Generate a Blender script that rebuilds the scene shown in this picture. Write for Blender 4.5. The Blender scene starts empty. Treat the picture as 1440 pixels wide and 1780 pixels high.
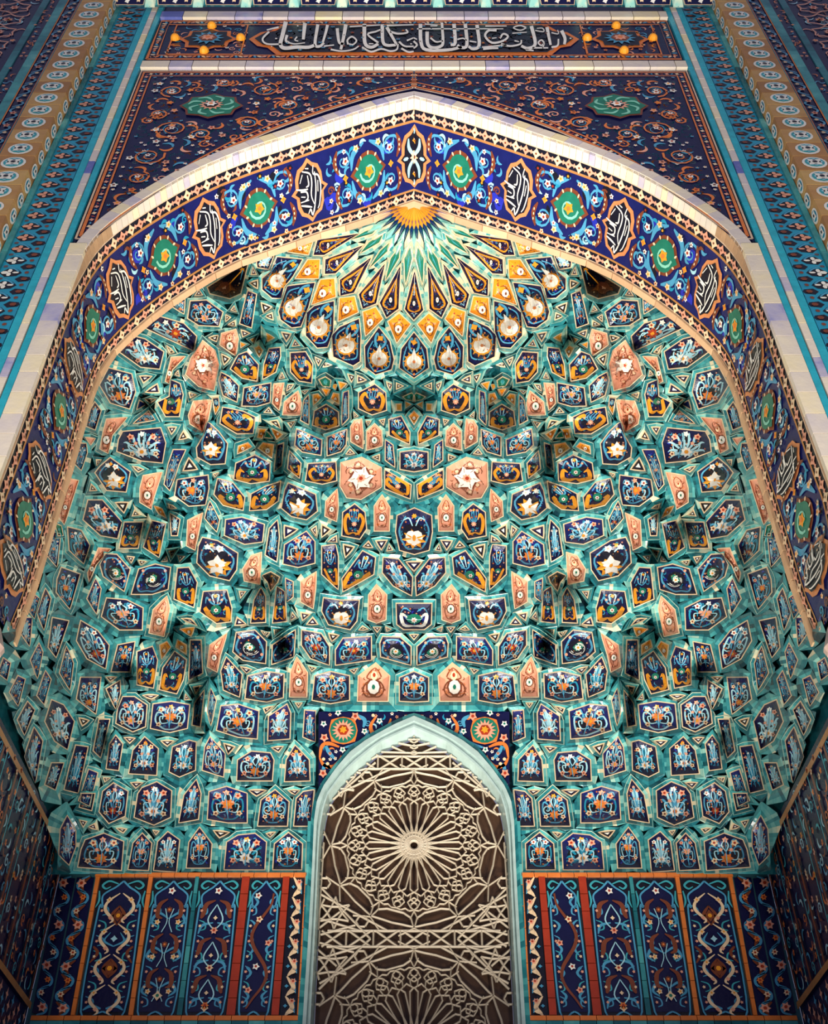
import bpy, math, random
import numpy as np
from mathutils import Vector

# ------------------------------------------------------------------ camera, world, lights, exposure
TH = math.radians(43.5); FPX = 1870.0
CT, ST = math.cos(TH), math.sin(TH)
DF, DI, DB = 7.8, 9.18, 12.2          # distance of the facade, inner end of the arch soffit, back wall
XS = 4.2                               # half width of the niche
SC = bpy.context.scene
COL = SC.collection
cam_data = bpy.data.cameras.new('camera'); cam = bpy.data.objects.new('camera', cam_data); COL.objects.link(cam)
cam.location = (0, 0, 0); cam.rotation_euler = (math.radians(90) + TH, 0, 0)
cam_data.sensor_fit = 'HORIZONTAL'; cam_data.sensor_width = 36; cam_data.lens = 36 * FPX / 1440.0
cam_data.clip_start = .05; cam_data.clip_end = 200
SC.camera = cam
w = bpy.data.worlds.new('dusk'); SC.world = w; w.use_nodes = True
bgn = w.node_tree.nodes['Background']; bgn.inputs[0].default_value = (.66, .66, 1.0, 1); bgn.inputs[1].default_value = .3
def flood(name, loc, aim, energy, deg, col, rad=.35):
    l = bpy.data.lights.new(name, 'SPOT'); l.energy = energy; l.spot_size = math.radians(deg); l.spot_blend = 1; l.shadow_soft_size = rad; l.color = col
    o = bpy.data.objects.new(name, l); COL.objects.link(o); o.location = loc
    o.rotation_euler = (Vector(aim) - Vector(loc)).to_track_quat('-Z', 'Y').to_euler()
for s_, side in ((-1, 'left'), (1, 'right')):
    flood('floodlight_square_' + side, (s_ * 4.6, 1.2, -1.2), (s_ * 2.2, 8.5, 12.5), 7000, 82, (1, .95, .90))
    flood('floodlight_threshold_' + side, (s_ * 2.4, 7.9, -1.3), (s_ * -.3, 9.8, 13), 5000 + 700 * s_, 68, (1, .93, .82))
flood('added_top_fill', (0, .6, -1.2), (0, 7.8, 21), 16500, 34, (1, .90, .92))  # added fill lamp, brightens the lettering and the top of the facade
SC.view_settings.view_transform = 'Standard'; SC.view_settings.look = 'None'
SC.view_settings.exposure = -0.12; SC.view_settings.gamma = 1
SC.view_settings.use_curve_mapping = False

rnd = random.Random(7)
# ------------------------------------------------------------------ materials
def srgb(r, g, b):
    f = lambda c: (c / 255 / 12.92) if c / 255 < .04045 else ((c / 255 + .055) / 1.055) ** 2.4
    return (f(r), f(g), f(b), 1)
PAL = dict(navy=(8, 11, 56), black=(14, 14, 26), sky=(72, 148, 178), peach=(206, 132, 78), cyan=(38, 166, 180), pale=(160, 208, 214), orange=(216, 118, 48), cream=(240, 200, 156),
           white=(250, 238, 214), rose=(224, 156, 124), brown=(118, 58, 30), green=(22, 112, 86), teal=(58, 158, 164), gold=(228, 148, 34),
           red=(160, 50, 20), royal=(34, 44, 160), cobalt=(14, 22, 84), sand=(214, 184, 150), lace=(184, 170, 146), dark=(66, 42, 22), mint=(130, 200, 170),
           grout=(44, 92, 98), aqua=(30, 140, 168), ochre=(176, 120, 62), frame=(160, 182, 174), marble=(186, 158, 142))
MATS = {}; MI = {}; MLIST = []
def make_mat(name, rgb, rough=.28, var=.3):
    m = bpy.data.materials.new(name); m.use_nodes = True; nt = m.node_tree; p = nt.nodes['Principled BSDF']
    tc = nt.nodes.new('ShaderNodeTexCoord'); n = nt.nodes.new('ShaderNodeTexNoise'); n.inputs['Scale'].default_value = 7; n.inputs['Detail'].default_value = 4
    nt.links.new(tc.outputs['Object'], n.inputs['Vector'])
    hs = nt.nodes.new('ShaderNodeMix'); hs.data_type = 'RGBA'; hs.blend_type = 'MIX'
    c = srgb(*rgb)
    hs.inputs[6].default_value = tuple(x * (1 - var) for x in c[:3]) + (1,)
    hs.inputs[7].default_value = tuple(min(1, x * (1 + var) + .004) for x in c[:3]) + (1,)
    nt.links.new(n.outputs['Fac'], hs.inputs[0]); nt.links.new(hs.outputs[2], p.inputs['Base Color'])
    p.inputs['Roughness'].default_value = rough
    b = nt.nodes.new('ShaderNodeBump'); b.inputs['Strength'].default_value = .25; b.inputs['Distance'].default_value = .01
    n2 = nt.nodes.new('ShaderNodeTexNoise'); n2.inputs['Scale'].default_value = 22
    nt.links.new(tc.outputs['Object'], n2.inputs['Vector']); nt.links.new(n2.outputs['Fac'], b.inputs['Height']); nt.links.new(b.outputs[0], p.inputs['Normal'])
    return m
for k, c in PAL.items():
    MATS[k] = make_mat(k + '_glaze', c, .5 if k in ('lace', 'dark', 'sand', 'grout') else .25); MI[k] = len(MLIST); MLIST.append(MATS[k])
def tone_mat(name, stops, rough=.22):
    m = bpy.data.materials.new(name); m.use_nodes = True; nt = m.node_tree; p = nt.nodes['Principled BSDF']
    a = nt.nodes.new('ShaderNodeAttribute'); a.attribute_name = 'tone'
    tc = nt.nodes.new('ShaderNodeTexCoord'); n = nt.nodes.new('ShaderNodeTexNoise'); n.inputs['Scale'].default_value = 5; n.inputs['Detail'].default_value = 5
    nt.links.new(tc.outputs['Object'], n.inputs['Vector'])
    ad = nt.nodes.new('ShaderNodeMath'); ad.operation = 'MULTIPLY_ADD'; ad.inputs[1].default_value = .5; 
    nt.links.new(n.outputs['Fac'], ad.inputs[0]); nt.links.new(a.outputs['Fac'], ad.inputs[2])
    sb = nt.nodes.new('ShaderNodeMath'); sb.operation = 'SUBTRACT'; sb.inputs[1].default_value = .25; nt.links.new(ad.outputs[0], sb.inputs[0])
    r = nt.nodes.new('ShaderNodeValToRGB'); cr = r.color_ramp
    while len(cr.elements) < len(stops): cr.elements.new(.5)
    for e, (pos, rgb) in zip(cr.elements, stops): e.position = pos; e.color = srgb(*rgb)
    nt.links.new(sb.outputs[0], r.inputs[0]); nt.links.new(r.outputs[0], p.inputs['Base Color']); p.inputs['Roughness'].default_value = rough
    b = nt.nodes.new('ShaderNodeBump'); b.inputs['Strength'].default_value = .3; b.inputs['Distance'].default_value = .012
    n2 = nt.nodes.new('ShaderNodeTexNoise'); n2.inputs['Scale'].default_value = 14
    nt.links.new(tc.outputs['Object'], n2.inputs['Vector']); nt.links.new(n2.outputs['Fac'], b.inputs['Height']); nt.links.new(b.outputs[0], p.inputs['Normal'])
    return m
M_TURQ = tone_mat('turquoise_glaze', [(0, (8, 48, 56)), (.33, (30, 112, 118)), (.6, (74, 160, 156)), (.82, (140, 196, 178)), (1, (228, 214, 172))])
M_IVORY = tone_mat('ivory_glaze', [(0, (98, 108, 172)), (.14, (176, 170, 190)), (.38, (210, 198, 188)), (.7, (230, 216, 186)), (1, (238, 220, 164))], .35)
M_SAND = tone_mat('sand_brick', [(0, (150, 120, 92)), (.5, (198, 158, 116)), (1, (222, 186, 140))], .5)
M_OCHRE = tone_mat('ochre_block', [(0, (120, 84, 46)), (.5, (176, 126, 70)), (1, (206, 170, 100))], .4)
for k, m in (('turq', M_TURQ), ('ivory', M_IVORY), ('sandbrick', M_SAND), ('ochreblock', M_OCHRE)): MI[k] = len(MLIST); MLIST.append(m)

# ------------------------------------------------------------------ helpers
def empty(name, label=None, cat=None, loc=(0, 0, 0), group=None, kind=None):
    o = bpy.data.objects.new(name, None); COL.objects.link(o); o.location = loc; o.empty_display_size = .2
    tag(o, label, cat, group, kind); return o
def tag(o, label=None, cat=None, group=None, kind=None):
    if label: o['label'] = label
    if cat: o['category'] = cat
    if group: o['group'] = group
    if kind: o['kind'] = kind
    return o
class MB:
    """collects faces in world space, builds ONE mesh object; coordinates are kept relative to the parent chain at the origin"""
    def __init__(s): s.v = []; s.f = []; s.m = []; s.t = []
    def add(s, pts, faces, mat, tone=.5):
        b = len(s.v); s.v.extend(pts); s.f.extend([tuple(i + b for i in f) for f in faces]); s.m.extend([mat] * len(faces)); s.t.extend([tone] * len(faces))
    def poly(s, pts, mat, tone=.5): s.add(pts, [tuple(range(len(pts)))], mat, tone)
    def box(s, x0, x1, y0, y1, z0, z1, mat, tone=.5):
        p = [(x0, y0, z0), (x1, y0, z0), (x1, y1, z0), (x0, y1, z0), (x0, y0, z1), (x1, y0, z1), (x1, y1, z1), (x0, y1, z1)]
        s.add(p, [(0, 1, 5, 4), (1, 2, 6, 5), (2, 3, 7, 6), (3, 0, 4, 7), (4, 5, 6, 7), (3, 2, 1, 0)], mat, tone)
    def mesh(s, name):
        me = bpy.data.meshes.new(name); me.from_pydata([tuple(float(c) for c in p) for p in s.v], [], s.f)
        used = sorted(set(s.m)); rem = {k: i for i, k in enumerate(used)}
        for k in used: me.materials.append(MLIST[MI[k]])
        me.polygons.foreach_set('material_index', [rem[k] for k in s.m])
        if any(k in ('turq', 'ivory', 'sandbrick', 'ochreblock') for k in used):
            a = me.attributes.new('tone', 'FLOAT', 'FACE'); a.data.foreach_set('value', s.t)
        me.update(); return me
    def build(s, name, parent=None, kind=None, label=None):
        o = bpy.data.objects.new(name, s.mesh(name)); COL.objects.link(o)
        if parent is not None: o.parent = parent; o.matrix_parent_inverse = PINV(parent)
        if kind: o['kind'] = kind
        if label: o['label'] = label
        return o
from mathutils import Matrix
WORLD = {}
def PINV(p):
    return Matrix.Translation(-p.location) if p.type == 'EMPTY' else Matrix.Identity(4)
def mirror_thing(root, label=None):
    """the thing on the other side of the portal: a copy of its root, parts and sub-parts"""
    r = root.copy(); COL.objects.link(r); r.location.x = -root.location.x
    if label: r['label'] = label
    for ch in list(root.children):
        c = mirror(ch, r); c.matrix_parent_inverse = Matrix.Translation(-r.location)
    return r
def mirror(o, parent):
    """a mirrored copy (across the portal's centre line) of a part and its sub-parts"""
    c = o.copy(); COL.objects.link(c); c.parent = parent; c.scale = (-1, 1, 1); c.matrix_parent_inverse = o.matrix_parent_inverse
    for g in list(o.children):
        if g.parent is o:
            d = g.copy(); COL.objects.link(d); d.parent = c
    return c
def un(x, y, D):
    u = (x - 720) / FPX; v = (890 - y) / FPX; dy = CT - v * ST; dz = ST + v * CT
    return D * u / dy, D, D * dz / dy
def smooth(pts, n=6):
    """Catmull-Rom through the points"""
    P = [np.array(p, float) for p in pts]
    if len(P) < 3: return P
    Q = [2 * P[0] - P[1]] + P + [2 * P[-1] - P[-2]]; out = []
    for i in range(1, len(Q) - 2):
        a, b, c, d = Q[i - 1:i + 3]
        for k in range(n):
            t = k / n; out.append(.5 * ((2 * b) + (c - a) * t + (2 * a - 5 * b + 4 * c - d) * t * t + (3 * b - a - 3 * c + d) * t ** 3))
    out.append(P[-1]); return out
class Art:
    """thin glazed mosaic pieces laid on a surface; P(x, y, layer) gives the 3-D point"""
    def __init__(s, P): s.P = P; s.b = MB()
    def poly(s, pts, mat, layer=1): s.b.poly([s.P(p[0], p[1], layer) for p in pts], mat)
    def blob(s, c, rx, ry, mat, layer=1, n=10, rot=0):
        ca, sa = math.cos(rot), math.sin(rot)
        s.star(c, [(c[0] + rx * math.cos(a) * ca - ry * math.sin(a) * sa, c[1] + rx * math.cos(a) * sa + ry * math.sin(a) * ca) for a in [6.2832 * k / n for k in range(n)]], mat, layer)
    def flower(s, c, r, n, mat, ctr, layer=2, rot=.3, asp=1, ctrr=.36):
        ps = []
        for k in range(2 * n):
            a = rot + math.pi * k / n; q = r if k % 2 == 0 else r * .62
            ps.append((c[0] + q * math.cos(a), c[1] + asp * q * math.sin(a)))
        s.star(c, ps, mat, layer)
        if ctr: s.blob(c, r * ctrr, r * ctrr * asp, ctr, layer + 1, 6)
    def star(s, c, ps, mat, layer):
        n = len(ps); V = [s.P(c[0], c[1], layer)] + [s.P(p[0], p[1], layer) for p in ps]
        s.b.add(V, [(0, 1 + k, 1 + (k + 1) % n) for k in range(n)], mat)
    def ribbon(s, pts, w0, w1, mat, layer=1, n=5, mid=None):
        q = smooth(pts, n); N = len(q); L = []
        for i, p in enumerate(q):
            d = q[min(i + 1, N - 1)] - q[max(i - 1, 0)]; l = math.hypot(d[0], d[1]) or 1; nx, ny = -d[1] / l, d[0] / l
            t = i / (N - 1); ww = (w0 + (w1 - w0) * t) if mid is None else (w0 * (1 - t) + w1 * t + mid * math.sin(math.pi * t)); ww *= .5
            L.append((s.P(p[0] + nx * ww, p[1] + ny * ww, layer), s.P(p[0] - nx * ww, p[1] - ny * ww, layer)))
        V = [x for pr in L for x in pr]
        s.b.add(V, [(2 * i, 2 * i + 1, 2 * i + 3, 2 * i + 2) for i in range(N - 1)], mat)
    def spiral(s, c, r, a0, turns, w, mat, layer=1, asp=1, n=14):
        pts = [(c[0] + r * (1 - .8 * t) * math.cos(a0 + turns * 6.2832 * t), c[1] + asp * r * (1 - .8 * t) * math.sin(a0 + turns * 6.2832 * t)) for t in [k / n for k in range(n + 1)]]
        s.ribbon(pts, w, w * .5, mat, layer, 1)

# ------------------------------------------------------------------ the vault surface
def hgt(x, y, D): return un(x, y, D)[2]
INN = [(722,358),(681,372),(639,390),(543,418),(495,437),(400,467),(298,532),(253,568),(208,608),(180,642),(163,684),(143,751),(124,821),(98,900),(56,1046),(28,1102)]
OUT = [(722,188),(645,208),(560,236),(500,258),(430,280),(340,318),(265,362),(205,402),(165,440),(135,495),(110,540),(84,616),(50,712),(11,821),(-3,855)]
PIN = [un(x - 1.5, y, DI) for x, y in INN]; POU = [un(x - 1.5, y, DF + .18) for x, y in OUT]
PIN = [(min(p[0], 0), p[2]) for p in PIN]; POU = [(min(p[0], 0), p[2]) for p in POU]
PIN[0] = (0, PIN[0][1]); POU[0] = (0, POU[0][1])
hs_ = np.array([p[1] for p in PIN][::-1]); as_ = np.array([-p[0] for p in PIN][::-1])
HC = PIN[0][1]; H1 = 8.0
def inside(x, y, h):
    a = np.interp(h, hs_, as_, left=XS, right=0.0); a = np.where(h < 9, XS, a); a = np.maximum(a, 1e-3)
    t = np.clip((h - H1) / (HC - H1), 0, 1); d = (DB - DI) * np.sqrt(np.maximum(1 - t ** 2.2, 1e-6))
    n = np.interp(h, [5.9, 8, 11], [9, 4.5, 2.3])
    q = (np.abs(x) / a) ** n + (np.maximum(y - DI, 0) / d) ** n
    return (q < 1) & (h < HC)
GX = np.arange(-80, 800, 4.0); GY = np.arange(330, 1600, 4.0)
def grid_depth():
    X, Y = np.meshgrid(GX, GY); u = (X - 720) / FPX; v = (890 - Y) / FPX; dy = CT - v * ST; dz = ST + v * CT
    rx, rz = u / dy, dz / dy; lo = np.full(X.shape, DF); 
    D = np.full(X.shape, DB); found = np.zeros(X.shape, bool)
    for d in np.arange(DF, DB + .02, .02):
        ins = inside(rx * d, d, rz * d); new = (~ins) & (~found); D[new] = d; found |= new
    up = rz * D > 6.9
    D = np.where(up, np.maximum(D, DI + .03), D)
    return D
# hollows (m, away from the viewer) and ridges: (x, y, rx, ry, amount)
HOLLOW = [(565,690,26,30,.42),(720,690,28,20,.42),(562,735,18,22,.2),(462,760,22,20,.42),(486,800,9,50,.3),(400,482,34,28,.45),(455,592,17,14,.35),
          (290,885,14,14,.3),(462,1015,22,26,.4),(312,1105,30,32,.5),(250,915,18,18,.35),(222,1165,18,18,.35),(345,1210,9,60,.3),(492,1115,9,28,.28),
          (255,700,10,14,.3),(350,735,6,25,.2),(300,960,12,12,.2),(150,960,10,40,.2),(335,600,10,10,.2),(182,1285,10,24,.25),
          (503,800,6,60,-.16),(357,1190,7,70,-.2),(497,1090,6,16,-.12),(372,650,8,40,-.18),(505,600,20,18,-.12),(160,1180,20,10,-.15),(350,700,8,30,-.15),
          (657,640,20,14,-.12),(595,608,20,14,-.14),(545,570,18,14,-.14),(500,530,16,14,-.14),(475,480,14,12,-.12),(720,650,20,12,-.12)]
DG = grid_depth()
def macro(x, y):
    r = 0.0
    G_ = 1.7
    for (cx, cy, rx, ry, am) in HOLLOW:
        r = r + G_ * am * np.exp(-(((x - cx) / rx) ** 2 + ((y - cy) / ry) ** 2))
        if cx < 720: r = r + G_ * am * np.exp(-(((x - (1440 - cx)) / rx) ** 2 + ((y - cy) / ry) ** 2))
    return r
Xg, Yg = np.meshgrid(GX, GY)
_b = DG.copy()
for _ in range(3):   # soften the crease lines of the analytic surface
    _p = np.pad(_b, 1, mode='edge'); _b = (_p[:-2, 1:-1] + _p[2:, 1:-1] + _p[1:-1, :-2] + _p[1:-1, 2:] + 4 * _b) / 8
DG = _b + macro(Xg, Yg)
def depth(x, y):
    fx = min(max((x - GX[0]) / 4, 0), len(GX) - 1.001); fy = min(max((y - GY[0]) / 4, 0), len(GY) - 1.001)
    i, j = int(fx), int(fy); a, b = fx - i, fy - j
    return (DG[j, i] * (1 - a) + DG[j, i + 1] * a) * (1 - b) + (DG[j + 1, i] * (1 - a) + DG[j + 1, i + 1] * a) * b
def V3(x, y, off=0.0):
    """point of the vault seen at canonical pixel x,y; off metres nearer"""
    return un(x, y, depth(x, y) - off)
def axis_x(y): return float(np.interp(y, [340, 420, 450, 1210, 1240], [723.0, 721, 719.5, 719.5, 722.5]))

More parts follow.
